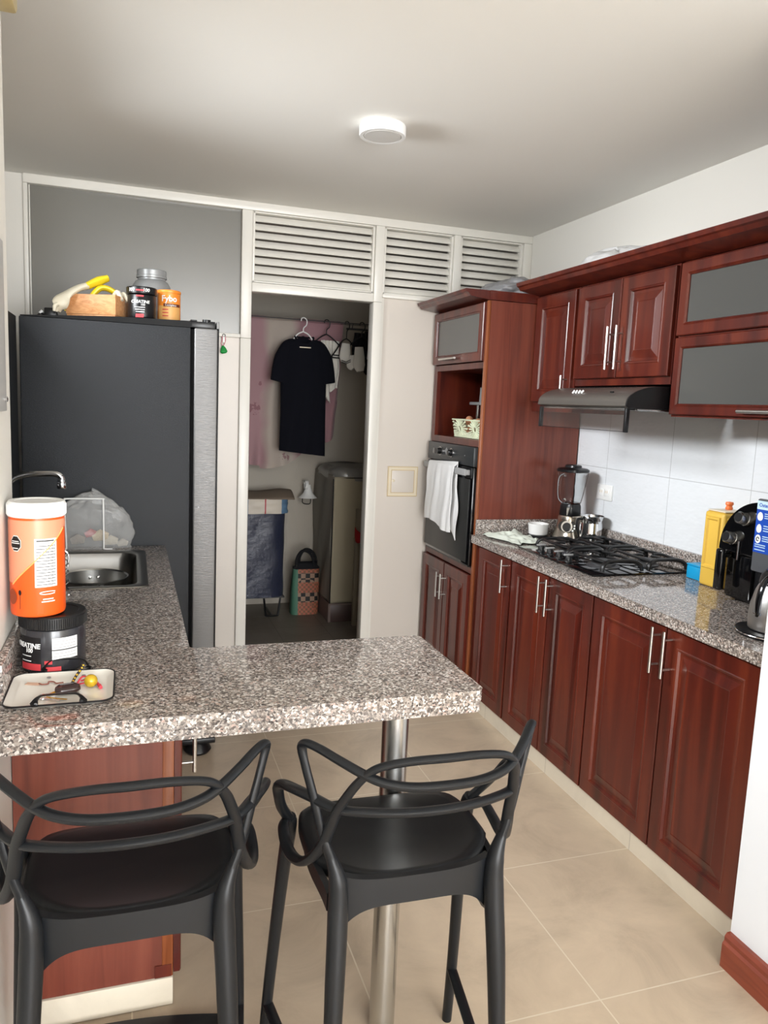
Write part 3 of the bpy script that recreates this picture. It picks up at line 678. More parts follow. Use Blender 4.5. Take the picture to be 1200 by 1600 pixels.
lettering('lettering', '100', 'white_ink', bo, cyl_fn(c[0], c[1], 0.0563, 0.06, z+0.054, 0.15), 0.012, 0.0003)
patch('label_stripe', 'red_ink', bo, f, -0.03, 0.0, 0.086, 0.092); patch('label_stripe', 'red_ink', bo, f, -0.02, 0.012, 0.004, 0.018)
for k in range(3): patch('label_line', 'white_ink', bo, f, -0.03+0.004*k, 0.012, 0.043-0.009*k, 0.0455-0.009*k)
MT['orangecan'] = mat('orange_can', (240, 140, 48), 0.4); MT['tan'] = mat('tan_print', (226, 170, 100), 0.45)
z = at_top(0.15)+0.0006; c = (0.158, 3.44)
t, bo, li = tub('fiber_can', 'orange cylindrical can beside the small black tub on the fridge', 'can', c, z, 0.05,
    [(0.046, 0), (0.047, 0.002), (0.047, 0.118)], [(0.0485, 0.1185), (0.049, 0.12), (0.049, 0.128), (0.046, 0.131), (0, 0.129)], 'orangecan', 'orangecan')
lettering('lettering', 'Fybo', 'white_ink', bo, cyl_fn(c[0], c[1], 0.0473, -0.02, z+0.094), 0.034, 0.0003, bold=0.0008)
f = cyl_fn(c[0], c[1], 0.0473, 0.0, z)
patch('label_panel', 'tan', bo, f, -0.05, 0.05, 0.004, 0.066, 0.0004)
patch('label_band', mat('brown_print', (96, 42, 24), 0.5), bo, cyl_fn(c[0], c[1], 0.0473, 0.0, z), -0.025, 0.05, 0.062, 0.074, 0.0008)
lettering('lettering', 'Complete', 'white_ink', bo, cyl_fn(c[0], c[1], 0.0473, 0.12, z+0.068), 0.012, 0.0009)
for k in range(3): patch('label_line', 'brown_print' if 'brown_print' in MT else 'red_ink', bo, f, -0.03, -0.005, 0.022+0.013*k, 0.026+0.013*k, 0.0008)
# ornament hung beside the fridge
t = thing('hanging_ornament', 'tiny pink and green hanging ornament beside the top of the fridge door', 'ornament', (0.463, 4.10, 1.77))
MT['green'] = mat('green_ornament', (20, 140, 60), 0.5, bump=0.6, bscale=180); MT['pink'] = mat('pink_ribbon', (206, 130, 140), 0.6)
b = MB(); b.tube([(0.463+0.007*math.cos(k*PI/6), 4.098, 1.848+0.007*math.sin(k*PI/6)) for k in range(12)], 0.0022, 8, closed=True); b.build('ring', 'dark', t)
b = MB(); b.box(0.457, 0.468, 4.093, 4.0965, 1.812, 1.842, 0.001); b.build('tag', 'white', t)
for x in (0.4545, 0.4705): b = MB(); b.tube(smooth_path([(x, 4.0985, 1.843), (x+0.001, 4.098, 1.825), (x-0.004, 4.098, 1.806), (0.458, 4.098, 1.792)]), 0.0022, 6); b.build('ribbon', 'pink', t)
b = MB(); b.tube(smooth_path([(0.458, 4.098, 1.796), (0.461, 4.095, 1.782), (0.464, 4.093, 1.765), (0.466, 4.094, 1.757)]), [0.004, 0.013, 0.019, 0.012], 14, flat=[0.6, 0.5, 0.5, 0.5], up=(0, 1, 0)); b.build('pendant', 'green', t)

# ---------------------------------------------------------------- sink, faucet
t = thing('sink', 'stainless steel drop-in sink in the left counter before the fridge', 'sink', (-0.15, 2.85, 0.9))
b = MB()
def sink_ring(x0, x1, y0, y1, r, z): return [b.bm.verts.new((x, y, z)) for x, y in rrect(x0, x1, y0, y1, r)]
SX0, SX1, SY0, SY1 = -0.365, 0.058, 2.535, 3.16
RR = [sink_ring(SX0+i, SX1-i, SY0+i, SY1-i, r, z) for i, r, z in ((0, 0.03, 0.9023), (0.002, 0.03, 0.906), (0.008, 0.03, 0.907), (0.030, 0.05, 0.905), (0.036, 0.055, 0.901), (0.042, 0.06, 0.88), (0.048, 0.06, 0.79), (0.066, 0.06, 0.765), (0.12, 0.05, 0.757))]
for A, B2 in zip(RR, RR[1:]):
    n = len(A)
    for k in range(n): b.face((A[k], A[(k+1) % n], B2[(k+1) % n], B2[k]))
b.face(RR[-1]); b.build('basin', 'sinksteel', t)
b = MB(); b.lathe([(0.04, 0.7575), (0.038, 0.760), (0.026, 0.7585), (0.0, 0.7582)], (-0.155, 2.62, 0), 24, cap0=False, cap1=False); b.build('drain', 'chrome', t)
t = thing('faucet', 'chrome wall faucet with a long spout reaching over the sink', 'faucet', (-0.40, 2.85, 1.2))
b = MB(); b.tube(smooth_path([(-0.40, 2.85, 1.196), (-0.375, 2.85, 1.222), (-0.335, 2.85, 1.236), (-0.26, 2.85, 1.24), (-0.235, 2.85, 1.236), (-0.228, 2.85, 1.228)]), [0.011, 0.0115, 0.0125, 0.0125, 0.013, 0.0125], 16, flat=0.85, up=(0, 0, 1)); b.build('spout', 'chrome', t)
b = MB(); b.lathe([(0.009, 1.232), (0.0115, 1.224), (0.0125, 1.214)], (-0.226, 2.85, 0), 24); b.build('neck', 'chrome', t)
b = MB(); b.lathe([(0.0130, 1.2135), (0.0145, 1.210), (0.0155, 1.192), (0.0135, 1.188), (0, 1.190)], (-0.226, 2.85, 0), 24, cap1=False); b.build('aerator', 'chrome', t)
b = MB(); b.lathe([(0.03, 0), (0.03, 0.006), (0.016, 0.012), (0.014, 0.03)], (-0.4115, 2.85, 1.185), 28, 'x'); b.build('flange', 'chrome', t)
t = thing('cooking_pot', 'wide stainless steel pot lying in the sink with a black handle', 'pot', (-0.125, 2.86, 0.765))
pc = (-0.128, 2.862)
b = MB(); b.lathe([(0.0, 0.7595), (0.10, 0.7595), (0.112, 0.768), (0.116, 0.80), (0.118, 0.868), (0.122, 0.872), (0.119, 0.873), (0.115, 0.868), (0.113, 0.805), (0.105, 0.775), (0.0, 0.770)], (pc[0], pc[1], 0), 56, cap0=False, cap1=False); b.build('body', 'steel', t)
b = MB(); b.box(pc[0]-0.04, pc[0]+0.05, 2.685, 2.715, 0.852, 0.868, 0.006); b.box(pc[0]-0.03, pc[0]-0.018, 2.712, 2.745, 0.855, 0.865, 0.002); b.box(pc[0]+0.028, pc[0]+0.04, 2.712, 2.745, 0.855, 0.865, 0.002); b.build('handle', 'dark', t)
for dx in (-0.015, 0.012):
    b = MB(); b.lathe([(0.006, 0), (0.006, 0.003), (0.002, 0.005)], (pc[0]+dx, 2.972, 0.84), 12, '-y'); b.build('rivet', 'chrome', t)
t = thing('wire_holder', 'white wire stand holding the plastic bag behind the sink', 'wire stand', (-0.17, 3.19, 0.9022))
WY = 3.195
MT['wire'] = mat('white_coated_wire', (222, 222, 220), 0.35)
b = MB(); b.tube(smooth_path([(-0.262, WY-0.02, 0.9062), (-0.243, WY, 0.9065), (-0.240, WY, 0.935), (-0.246, WY, 1.09), (-0.240, WY, 1.106), (-0.235, WY, 1.108), (-0.11, WY, 1.108), (-0.103, WY, 1.104), (-0.102, WY, 1.09), (-0.101, WY, 0.93), (-0.101, WY, 0.908), (-0.094, WY-0.005, 0.9062), (-0.068, WY-0.01, 0.9062)], 5), 0.0034, 10); b.build('frame', 'wire', t)
def bagshape(cx, cy, z0, rx, ry, h, seed, tilt=0.0, nu=40, nv=22, pinch=0.55):
    rnd = random.Random(seed); ph = [rnd.random()*6.28 for _ in range(8)]
    def fn(s, v):
        a = 2*PI*s
        prof = math.sin(PI*min(1, v*0.93+0.07))**pinch if v > 0.5 else (0.9+0.1*math.sin(PI*v))
        wv = 1+0.07*math.sin(3*a+ph[0]+v*4)+0.05*math.sin(5*a+ph[1]-v*6)+0.03*math.sin(9*a+ph[2]+v*11)
        q = Vector((math.cos(a)*1.6+seed, math.sin(a)*1.6, v*2.6)); wv += 0.16*noise.noise(q*1.7)+0.09*abs(noise.noise(q*4.1))
        return (cx+rx*prof*wv*math.cos(a)+tilt*v, cy+ry*prof*wv*math.sin(a), z0+h*v*(1+0.06*math.sin(2*a+ph[3])+(0.16*noise.noise(q*2.2+Vector((9, 3, 1)))+0.06*noise.noise(q*5.3))*v))
    return fn
t = thing('plastic_bag', 'translucent grey plastic bag of kitchen scraps behind the white wire stand', 'bag', (-0.13, 3.22, 0.9026))
b = MB(); b.surf(lambda s, v: (lambda p: (p[0], min(max(p[1], WY+0.008), 3.266), p[2]))(bagshape(-0.145, 3.235, 0.9026, 0.15, 0.036, 0.215, 3, 0.0)(s, v)), 80, 40, closed_u=True); b.build('film', 'bagfilm', t, ang=3)
for k, (x, zz, r, col) in enumerate(((-0.115, 0.955, 0.030, (196, 176, 140)), (-0.075, 0.935, 0.026, (188, 180, 164)), (-0.15, 0.965, 0.022, (176, 84, 84)), (-0.20, 0.94, 0.026, (150, 140, 130)), (-0.03, 0.925, 0.02, (170, 164, 154)))):
    b = MB(); b.tube([(x-r, 3.237, zz-0.01), (x, 3.238, zz), (x+r, 3.237, zz-0.006)], [r*0.5, r*0.8, r*0.5], 10, flat=0.6, up=(0, 1, 0)); b.build('scrap', mat('scrap_%d' % k, col, 0.8, bump=0.8, bscale=90), t)
t = thing('soap_bottle', 'white soap bottle with a gold cap half hidden behind the orange tub', 'bottle', (-0.365, 2.55, 0.9026))
b = MB(); b.lathe([(0.0, 0.9026), (0.034, 0.9026), (0.04, 0.91), (0.041, 1.165), (0.037, 1.185), (0.022, 1.198), (0.010, 1.204)], (-0.345, 2.47, 0), 32, cap0=False); b.build('body', 'white', t)
b = MB(); b.lathe([(0.010, 1.2045), (0.011, 1.206), (0.011, 1.228), (0.008, 1.232)], (-0.345, 2.47, 0), 20); b.build('cap', 'gold', t)
b = MB(); b.lathe([(0.007, 1.2325), (0.011, 1.235), (0.011, 1.24)], (-0.345, 2.47, 0), 16); b.build('button', 'white', t)
t = thing('wire_rack', 'chrome wire coil peeking out to the right of the orange tub at the sink', 'wire rack', (-0.2, 2.5, 0.9026))
b = MB()
pts = []
for k in range(61):
    a = k/60*4*2*PI; pts.append((-0.20+0.017*math.cos(a), 2.50+0.028*math.sin(a), 0.909+0.118*k/60))
b.tube(pts, 0.0022, 7)
b.tube(smooth_path([(-0.225, 2.5, 0.905), (-0.225, 2.5, 1.0), (-0.215, 2.5, 1.035), (-0.195, 2.5, 1.037), (-0.182, 2.5, 1.02), (-0.185, 2.5, 0.985)]), 0.003, 8)
b.build('coil', 'chrome', t)

# ---------------------------------------------------------------- tubs and tray on the near counter
MT['tuborange'] = mat('orange_tub_plastic', (228, 88, 26), 0.32, coat=0.15); MT['peach'] = mat('peach_print', (226, 148, 116), 0.35, coat=0.1)
MT['tubblack'] = mat('translucent_black_tub', (46, 46, 50), 0.2, coat=0.3)
z = 0.9025; c = (-0.166, 1.815)
t, bo, li = tub('creatine_tub', 'wide black creatine tub on the counter under the orange tub', 'tub', c, z, 0.07,
    [(0.060, 0), (0.066, 0.004), (0.068, 0.012), (0.0685, 0.090), (0.066, 0.099), (0.063, 0.101)],
    [(0.0685, 0.1013), (0.0705, 0.103), (0.0705, 0.128), (0.068, 0.131), (0.055, 0.131), (0.053, 0.1295), (0, 0.1295)], 'tubblack', 'dark')
ribs(li, c, z, 0.0705, 0.104, 0.126, 96, 'dark')
f = cyl_fn(c[0], c[1], 0.0688, -0.62, z)
patch('label', 'black_ink', bo, f, -0.03, 0.022, 0.012, 0.086)
lettering('lettering', 'CREATINE', 'white_ink', bo, cyl_fn(c[0], c[1], 0.0696, -0.82, z+0.066, 0.1), 0.0155, 0.0003, bold=0.0004)
lettering('lettering', '100', 'white_ink', bo, cyl_fn(c[0], c[1], 0.0696, -0.70, z+0.055, 0.1), 0.013, 0.0003, bold=0.0003)
for k in range(2): patch('label_line', 'white_ink', bo, f, -0.028, 0.0, 0.042-0.011*k, 0.044-0.011*k, 0.0011)
patch('label_stripe', 'red_ink', bo, f, -0.03, 0.022, 0.012, 0.027, 0.0011)
f = cyl_fn(c[0], c[1], 0.0688, 0.42, z)
patch('label', 'paper', bo, f, -0.026, 0.03, 0.036, 0.084)
for k in range(6): patch('label_line', 'greyplastic', bo, f, -0.024, 0.026, 0.042+0.0068*k, 0.0434+0.0068*k, 0.0011)
patch('label_divider', 'black_ink', bo, f, -0.026, 0.03, 0.0565, 0.0585, 0.0012)
patch('label_stripe', 'red_ink', bo, f, -0.042, -0.026, 0.026, 0.034); patch('label_stripe', 'red_ink', bo, f, -0.04, -0.008, 0.008, 0.02)
z = 1.034; c = (-0.1945, 1.802)
t, bo, li = tub('supplement_tub', 'tall orange tub with a white lid stacked on the black tub', 'tub', c, z, 0.058,
    [(0.050, 0), (0.055, 0.003), (0.0565, 0.010), (0.0565, 0.218)],
    [(0.0582, 0.2182), (0.0592, 0.22), (0.0592, 0.246), (0.056, 0.2505), (0.045, 0.2505), (0.0435, 0.249), (0, 0.2495)], 'tuborange', 'white')
ribs(li, c, z, 0.0592, 0.222, 0.244, 80, 'white')
R_ = 0.0567; f = cyl_fn(c[0], c[1], R_, 0.11, z)
b = MB()
def peach(s, v):
    u = -0.082+0.164*s; lo = 0.098+ (u+0.082)/0.164*0.132 if False else 0
    x = min(max((u+0.055)/0.12, 0), 1); lo = 0.075+0.12*x; lo = min(lo, 0.21)
    return f(u, lo+(0.213-lo)*v, 0.0006)
b.surf(peach, 36, 6); b.build('upper_print', 'peach', bo)
b = MB(); b.tube([f(-0.058+0.12*k/20, 0.073+0.12*k/20, 0.0008) for k in range(21)], 0.0016, 6); b.build('swoosh', 'tan', bo)
patch('nutrition_label', 'paper', bo, f, -0.006, 0.040, 0.068, 0.174, 0.0014)
for k in range(14): patch('label_line', 'black_ink', bo, f, -0.003, 0.037, 0.073+0.0065*k, 0.0743+0.0065*k, 0.0019)
patch('label_line', 'black_ink', bo, f, -0.002, 0.034, 0.168, 0.1705, 0.0019)
for u in (0.021, 0.029): patch('label_column', 'black_ink', bo, f, u, u+0.0006, 0.072, 0.166, 0.0019)
b = MB(); b.face([b.bm.verts.new(f(-0.046+0.0145*math.cos(PI/8+k*PI/4), 0.163+0.0185*math.sin(PI/8+k*PI/4), 0.0014)) for k in range(8)]); b.build('octagon_edge', 'paper', bo)
b = MB(); b.face([b.bm.verts.new(f(-0.046+0.013*math.cos(PI/8+k*PI/4), 0.163+0.0165*math.sin(PI/8+k*PI/4), 0.002)) for k in range(8)]); b.build('octagon_seal', 'black_ink', bo)
for v, wd in ((0.167, 0.009), (0.163, 0.0105), (0.152, 0.007)): patch('seal_line', 'paper', bo, f, -0.046-wd, -0.046+wd, v, v+0.0018, 0.0026, 4)
b = MB(); b.tube([f(0.02+0.017*math.cos(a), 0.055+0.0032*math.sin(a), 0.001) for a in [0.5+k*5.2/20 for k in range(21)]], 0.0011, 6); b.build('logo_swirl', 'white_ink', bo)
for v, wd in ((0.040, 0.011), (0.0345, 0.014)): patch('label_line', 'white_ink', bo, f, 0.02-wd, 0.02+wd, v, v+0.0024, 0.001)
b = MB(); b.face([b.bm.verts.new(f(-0.060+0.014*math.cos(k*PI/12), 0.045+0.017*math.sin(k*PI/12), 0.0012)) for k in range(24)]); b.build('fruit_print', mat('brown_fruit_print', (150, 66, 34), 0.5), bo)
b = MB(); b.face([b.bm.verts.new(f(-0.038+0.0035*math.cos(k*PI/8), 0.056+0.006*math.sin(k*PI/8), 0.0012)) for k in range(16)]); b.build('spoon_print', 'brown_fruit_print' if 'brown_fruit_print' in MT else 'black_ink', bo)
patch('spoon_print', 'black_ink', bo, f, -0.0385, -0.0373, 0.02, 0.05, 0.0012, 2)

t = thing('tray', 'white enamel tray with black rim and two black handles holding keys', 'tray', (-0.14, 1.645, 0.9022))
MT['enamel'] = mat('white_enamel', (232, 230, 222), 0.2, coat=0.3)
TX0, TX1, TYa, TYb = -0.238, -0.034, 1.553, 1.742
b = MB(); TR = []
for i, r, zz in ((0.012, 0.02, 0.9025), (0.0, 0.026, 0.911), (0.001, 0.026, 0.9125), (0.003, 0.025, 0.9115), (0.014, 0.018, 0.9045)):
    TR.append([b.bm.verts.new((x, y, zz)) for x, y in rrect(TX0+i, TX1-i, TYa+i, TYb-i, r)])
for A, B2 in zip(TR, TR[1:]):
    for k in range(len(A)): b.face((A[k], A[(k+1) % len(A)], B2[(k+1) % len(A)], B2[k]))
b.face(TR[-1]); b.face(TR[0][::-1]); b.build('body', 'enamel', t)
b = MB(); b.tube([(x, y, 0.9120) for x, y in rrect(TX0-0.0005, TX1+0.0005, TYa-0.0005, TYb+0.0005, 0.026)], 0.0019, 8, closed=True); b.build('rim', 'dark', t)
for yy, s in ((TYa-0.003, -1), (TYb+0.003, 1)):
    b = MB(); b.tube(smooth_path([(-0.178, yy, 0.9115), (-0.178, yy+0.002*s, 0.922), (-0.168, yy+0.006*s, 0.934), (-0.150, yy+0.008*s, 0.937), (-0.118, yy+0.008*s, 0.937), (-0.100, yy+0.006*s, 0.934), (-0.090, yy+0.002*s, 0.922), (-0.090, yy, 0.9115)]), 0.0075, 8, flat=[0.3]*2, up=(0, 0.3, 1)); b.build('handle', 'dark', t)
for x in (-0.168, -0.098):
    b = MB(); b.lathe([(0.0042, 0), (0.0042, 0.0012)], (x, 1.722, 0.9072), 16); b.build('rivet_hole', 'greyplastic', t)
tz = 0.9052
t = thing('key_fob', 'dark brown oval car key fob on the tray', 'key fob', (-0.122, 1.632, tz))
MT['fob'] = mat('dark_brown_fob', (44, 24, 24), 0.22, coat=0.4)
b = MB(); b.tube(smooth_path([(-0.147, 1.628, tz+0.0085), (-0.138, 1.628, tz+0.009), (-0.112, 1.634, tz+0.009), (-0.102, 1.637, tz+0.0085)]), [0.010, 0.0175, 0.0175, 0.011], 20, flat=0.55, up=(0, 0, 1)); b.build('body', 'fob', t)
b = MB(); b.tube([(-0.146+0.0, 1.622, tz+0.006), (-0.158, 1.612, tz+0.005)], [0.003, 0.0025], 8); b.build('key_stem', 'gold', t)
t = thing('key_ring', 'bunch of small steel keys on a ring beside the dark fob', 'keys', (-0.165, 1.60, tz))
b = MB(); b.tube([(-0.170+0.008*math.cos(k*PI/8), 1.607+0.006*math.sin(k*PI/8), tz+0.004+0.003*math.sin(k*PI/8)) for k in range(16)], 0.0013, 6, closed=True); b.build('ring', 'chrome', t)
for k, (a0, b0) in enumerate((((-0.162, 1.603), (-0.122, 1.588)), ((-0.165, 1.600), (-0.135, 1.583)), ((-0.173, 1.612), (-0.180, 1.598)))):
    b = MB(); b.tube([(a0[0], a0[1], tz+0.0035), ((a0[0]*3+b0[0])/4, (a0[1]*3+b0[1])/4, tz+0.003), (b0[0], b0[1], tz+0.002)], [0.004, 0.0022, 0.002], 8, flat=0.4, up=(0, 0, 1)); b.build('key', 'gold' if k == 0 else 'steel', t)
t = thing('ball_charm', 'golden yellow ball charm with pink ribbon ends on the tray', 'charm', (-0.08, 1.65, tz))
MT['ball'] = mat('golden_ball', (206, 170, 40), 0.25, 0.3, coat=0.3)
b = MB(); b.lathe([(0.0137*math.sin(PI*k/16), tz+0.0142-0.0137*math.cos(PI*k/16)) for k in range(17)], (-0.080, 1.652, 0), 24, cap0=False, cap1=False); b.build('ball', 'ball', t)
MT['pinkred'] = mat('pink_red_ribbon', (214, 70, 84), 0.5)
for pth in ([(-0.108, 1.668, tz+0.004), (-0.098, 1.675, tz+0.016), (-0.085, 1.678, tz+0.012), (-0.09, 1.668, tz+0.006), (-0.102, 1.66, tz+0.006)], [(-0.1, 1.672, tz+0.008), (-0.08, 1.682, tz+0.01), (-0.068, 1.665, tz+0.004), (-0.062, 1.642, tz+0.0035)]):
    b = MB(); b.tube(smooth_path(pth), 0.0033, 8, flat=0.45, up=(0, 0, 1)); b.build('ribbon', 'pinkred', t)
b = MB(); b.tube([(-0.063, 1.648, tz+0.0045), (-0.060, 1.636, tz+0.004)], 0.004, 8); b.build('bead', 'pinkred', t)
t = thing('beaded_strap', 'short black and gold beaded strap sticking up behind the ball charm', 'strap', (-0.105, 1.70, tz))
sp_ = smooth_path([(-0.118, 1.680, tz+0.003), (-0.112, 1.69, tz+0.012), (-0.102, 1.70, tz+0.024), (-0.096, 1.705, tz+0.034)], 4)
for k, p in enumerate(sp_):
    b = MB(); b.lathe([(0.0032*math.sin(PI*q/6), p[2]-0.0032*math.cos(PI*q/6)) for q in range(7)], (p[0], p[1], 0), 10, cap0=False, cap1=False); b.build('bead', 'gold' if k % 2 else 'dark', t)
t = thing('cord_tag', 'pale pink paper tag on a looped copper cord at the left of the tray', 'tag', (-0.2, 1.69, tz))
b = MB(); b.rbox((-0.196, 1.693), 0.030, 0.013, tz+0.0005, tz+0.0015, -0.35); b.build('tag', mat('pale_pink_paper', (226, 190, 166), 0.7), t)
MT['copper'] = mat('copper_cord', (150, 96, 84), 0.4)
b = MB(); b.tube(smooth_path([(-0.184, 1.690, tz+0.002), (-0.178, 1.680, tz+0.003), (-0.166, 1.682, tz+0.003), (-0.166, 1.694, tz+0.003), (-0.156, 1.692, tz+0.003), (-0.15, 1.682, tz+0.003), (-0.136, 1.684, tz+0.003)]), 0.0016, 7); b.build('cord', 'copper', t)

# ---------------------------------------------------------------- range hood
t = thing('range_hood', 'grey curved range hood with black end cap under the double-door wall cabinet', 'range hood', (2.0, 2.735, 1.55))
HY0, HY1 = 2.41, 3.057
prof = [(2.2, 1.552), (1.752, 1.552), (1.735, 1.560), (1.737, 1.572)] + [(1.737+0.163*(1-math.cos(a)), 1.572+0.066*math.sin(a)) for a in [k*PI/2/10 for k in range(1, 11)]] + [(2.2, 1.638)]
b = MB(); b.prism(prof, lambda u, v, d: (u, d, v), HY0+0.006, HY1); b.build('canopy', 'hood', t)
b = MB(); b.prism(prof, lambda u, v, d: (u, d, v), HY0-0.0015, HY0+0.0055); b.build('end_cap', 'dark', t)
b = MB(); b.box(1.752, 1.775, HY0+0.03, HY1-0.03, 1.5435, 1.5515, 0.002); b.build('light_strip', 'steel', t)
b = MB(); b.box(1.79, 2.18, HY0+0.004, HY0+0.02, 1.5435, 1.5515, 0.001); b.build('side_rail', 'steel', t)
b = MB(); b.box(1.80, 2.17, HY0+0.03, HY1-0.03, 1.5465, 1.5515); b.build('filter', 'dark', t)
b = MB(); b.box(1.7455, 1.7495, HY0+0.018, HY1-0.02, 1.465, 1.551, 0.001); v = b.build('visor', 'visor', t)
for y in (HY0+0.004, HY1-0.02):
    b = MB(); b.box(1.741, 1.757, y, y+0.014, 1.462, 1.551, 0.002); b.build('visor_arm', 'dark', t)
b = MB(); b.box(1.7458, 1.7492, HY0+0.018, HY1-0.02, 1.4635, 1.4655); b.build('visor_edge', 'dark', t)
def hoodp(a, off=0.0): return (1.737+0.163*(1-math.cos(a))-off*math.cos(a)*0.9, 1.572+0.066*math.sin(a)+off*math.sin(a))
for k in range(4):
    y = 2.82-0.022*k; x, zz = hoodp(0.62)
    b = MB(); b.tube([(x-0.004, y+0.003, zz-0.002), (x+0.002, y-0.003, zz+0.010)], 0.0042, 8); b.build('button', 'white', t)
x, zz = hoodp(0.62); b = MB(); b.box(x-0.003, x+0.001, 2.54, 2.56, zz, zz+0.005); b.build('badge', 'dark', t)
for k in range(12):
    y = 2.93-0.036*k; x, zz = hoodp(1.25); b = MB(); b.tube([(x-0.004, y, zz-0.0004), (x+0.012, y-0.006, zz+0.0022)], 0.0028, 6); b.build('vent_slot', 'dark', t)

# ---------------------------------------------------------------- gas hob
t = thing('gas_hob', 'black glass four-burner gas hob set on the right worktop', 'hob', (1.94, 2.78, 0.9003))
MT['burner'] = mat('grey_burner_metal', (96, 96, 98), 0.4, 0.6); MT['iron'] = mat('cast_iron', (22, 22, 23), 0.42)
GX0, GX1, GY0, GY1 = 1.70, 2.165, 2.478, 3.085; gz = 0.9085
b = MB(); b.box(GX0, GX1, GY0, GY1, 0.9004, gz, 0.002); b.build('glass_top', 'blackgloss', t)
BU = [(1.865, 2.915), (2.06, 2.915), (1.845, 2.625), (2.06, 2.625)]
for k, (x, y) in enumerate(BU):
    R = (0.042, 0.032, 0.05, 0.036)[k]
    b = MB(); b.lathe([(R*1.35, gz+0.0004), (R*1.35, gz+0.004), (R, gz+0.008), (R, gz+0.016), (R*0.9, gz+0.018)], (x, y, 0), 32); br = b.build('burner', 'burner', t)
    b = MB(); b.lathe([(R*0.86, gz+0.0185), (R*0.88, gz+0.024), (R*0.8, gz+0.027), (0, gz+0.0275)], (x, y, 0), 32, cap1=False); b.build('burner_cap', 'iron', br)
def rail(b, pts, r=0.0085, n=8, flat=0.75): b.tube(smooth_path(pts, 5), r, n, flat=flat, up=(0, 0, 1))
zt_ = gz+0.043
for k, (x, y) in enumerate(BU):
    b = MB(); hx, hy = 0.093, 0.128
    # two bowed side rails standing on feet, arms pointing at the burner
    for s in (-1, 1):
        rail(b, [(x-hx, y+s*hy, gz+0.006), (x-hx*0.92, y+s*hy*0.98, gz+0.030), (x-hx*0.62, y+s*hy*0.9, zt_), (x, y+s*hy*0.86, zt_+0.001), (x+hx*0.62, y+s*hy*0.9, zt_), (x+hx*0.92, y+s*hy*0.98, gz+0.030), (x+hx, y+s*hy, gz+0.006)], 0.010)
        rail(b, [(x, y+s*hy*0.86, zt_), (x, y+s*hy*0.5, zt_+0.002), (x, y+s*0.026, zt_-0.001)], 0.0075)
        rail(b, [(x+s*hx*0.72, y-hy*0.9, zt_-0.004), (x+s*hx*0.84, y, zt_-0.002), (x+s*hx*0.72, y+hy*0.9, zt_-0.004)], 0.008)
        rail(b, [(x+s*hx*0.84, y, zt_-0.002), (x+s*hx*0.5, y, zt_+0.002), (x+s*0.026, y, zt_-0.001)], 0.0075)
    b.build('pan_support', 'iron', t)
for k in range(4):
    y = 2.955-0.075*k; x = 1.745
    b = MB(); b.lathe([(0.019, gz+0.0004), (0.018, gz+0.004), (0.0135, gz+0.006), (0.0125, gz+0.022), (0.0115, gz+0.024)], (x, y, 0), 24); kn = b.build('knob', 'iron', t)
    b = MB(); b.box(x-0.022, x+0.022, y-0.0045, y+0.0045, gz+0.0245, gz+0.032, 0.002); b.build('grip', 'greyplastic', kn)

# ---------------------------------------------------------------- things on the right worktop
WZ = 0.9004
t = thing('blender', 'glass blender with a steel base and black lid in the worktop corner', 'blender', (2.06, 3.25, WZ))
c = (2.075, 3.262)
MT['champagne'] = mat('champagne_steel', (188, 178, 164), 0.24, 1.0)
def sq(r, z, a, p=3.2):   # rounded square section
    q = (abs(math.cos(a))**p+abs(math.sin(a))**p)**(-1/p); return (c[0]+r*q*math.cos(a+BA), c[1]+r*q*math.sin(a+BA), WZ+z)
BA = 0.32
def sqsurf(prof, n=40, ribs_=0, amp=0.0):
    b = MB(); m = len(prof)
    G = [[b.bm.verts.new(sq(r*(1+amp*math.cos(ribs_*2*PI*k/n)), z, 2*PI*k/n)) for k in range(n)] for r, z in prof]
    for A, B2 in zip(G, G[1:]):
        for k in range(n): b.face((A[k], A[(k+1) % n], B2[(k+1) % n], B2[k]))
    return b, G
b, G = sqsurf([(0.074, 0.0), (0.078, 0.005), (0.077, 0.016)]); b.face(G[0][::-1]); b.face(G[-1]); b.build('foot', 'dark', t)
b, G = sqsurf([(0.073, 0.0162), (0.068, 0.03), (0.056, 0.065), (0.050, 0.095), (0.050, 0.118), (0.047, 0.123)]); b.face(G[0][::-1]); b.face(G[-1]); ba = b.build('motor_base', 'champagne', t)
b, G = sqsurf([(0.044, 0.1232), (0.046, 0.128), (0.044, 0.17), (0.040, 0.182)]); b.face(G[0][::-1]); b.face(G[-1]); b.build('collar', 'dark', t)
fd = Vector((-0.62, -0.78, 0)); fs = Vector((0.78, -0.62, 0))
def onface(u, v, d): p = Vector((c[0], c[1], WZ+0.0))+fd*(0.0605-(v-0.06)*0.32+d)+fs*u; return (p.x, p.y, WZ+v)
def disc(u0, v0, ru, rv, d0, d1, n=32):
    b = MB(); b.prism([(u0+ru*math.cos(k*2*PI/n), v0+rv*math.sin(k*2*PI/n)) for k in range(n)], lambda u, v, d: onface(u, v, d), d0, d1); return b
disc(0, 0.074, 0.047, 0.031, 0.000, 0.006).build('dial_plate', 'blackgloss', ba)
disc(-0.004, 0.074, 0.0275, 0.0275, 0.006, 0.0085).build('dial_ring', 'chrome', ba)
dk = disc(-0.004, 0.074, 0.0195, 0.0195, 0.0085, 0.022).build('dial', 'dark', ba)
for u, v in ((0.033, 0.08), (0.033, 0.067), (0.026, 0.056)): disc(u, v, 0.0045, 0.0045, 0.006, 0.0085, 14).build('button', 'white', ba)
b = MB(); b.box(0, 0.001, 0, 0.001, 0, 0.001); b.bm.clear()
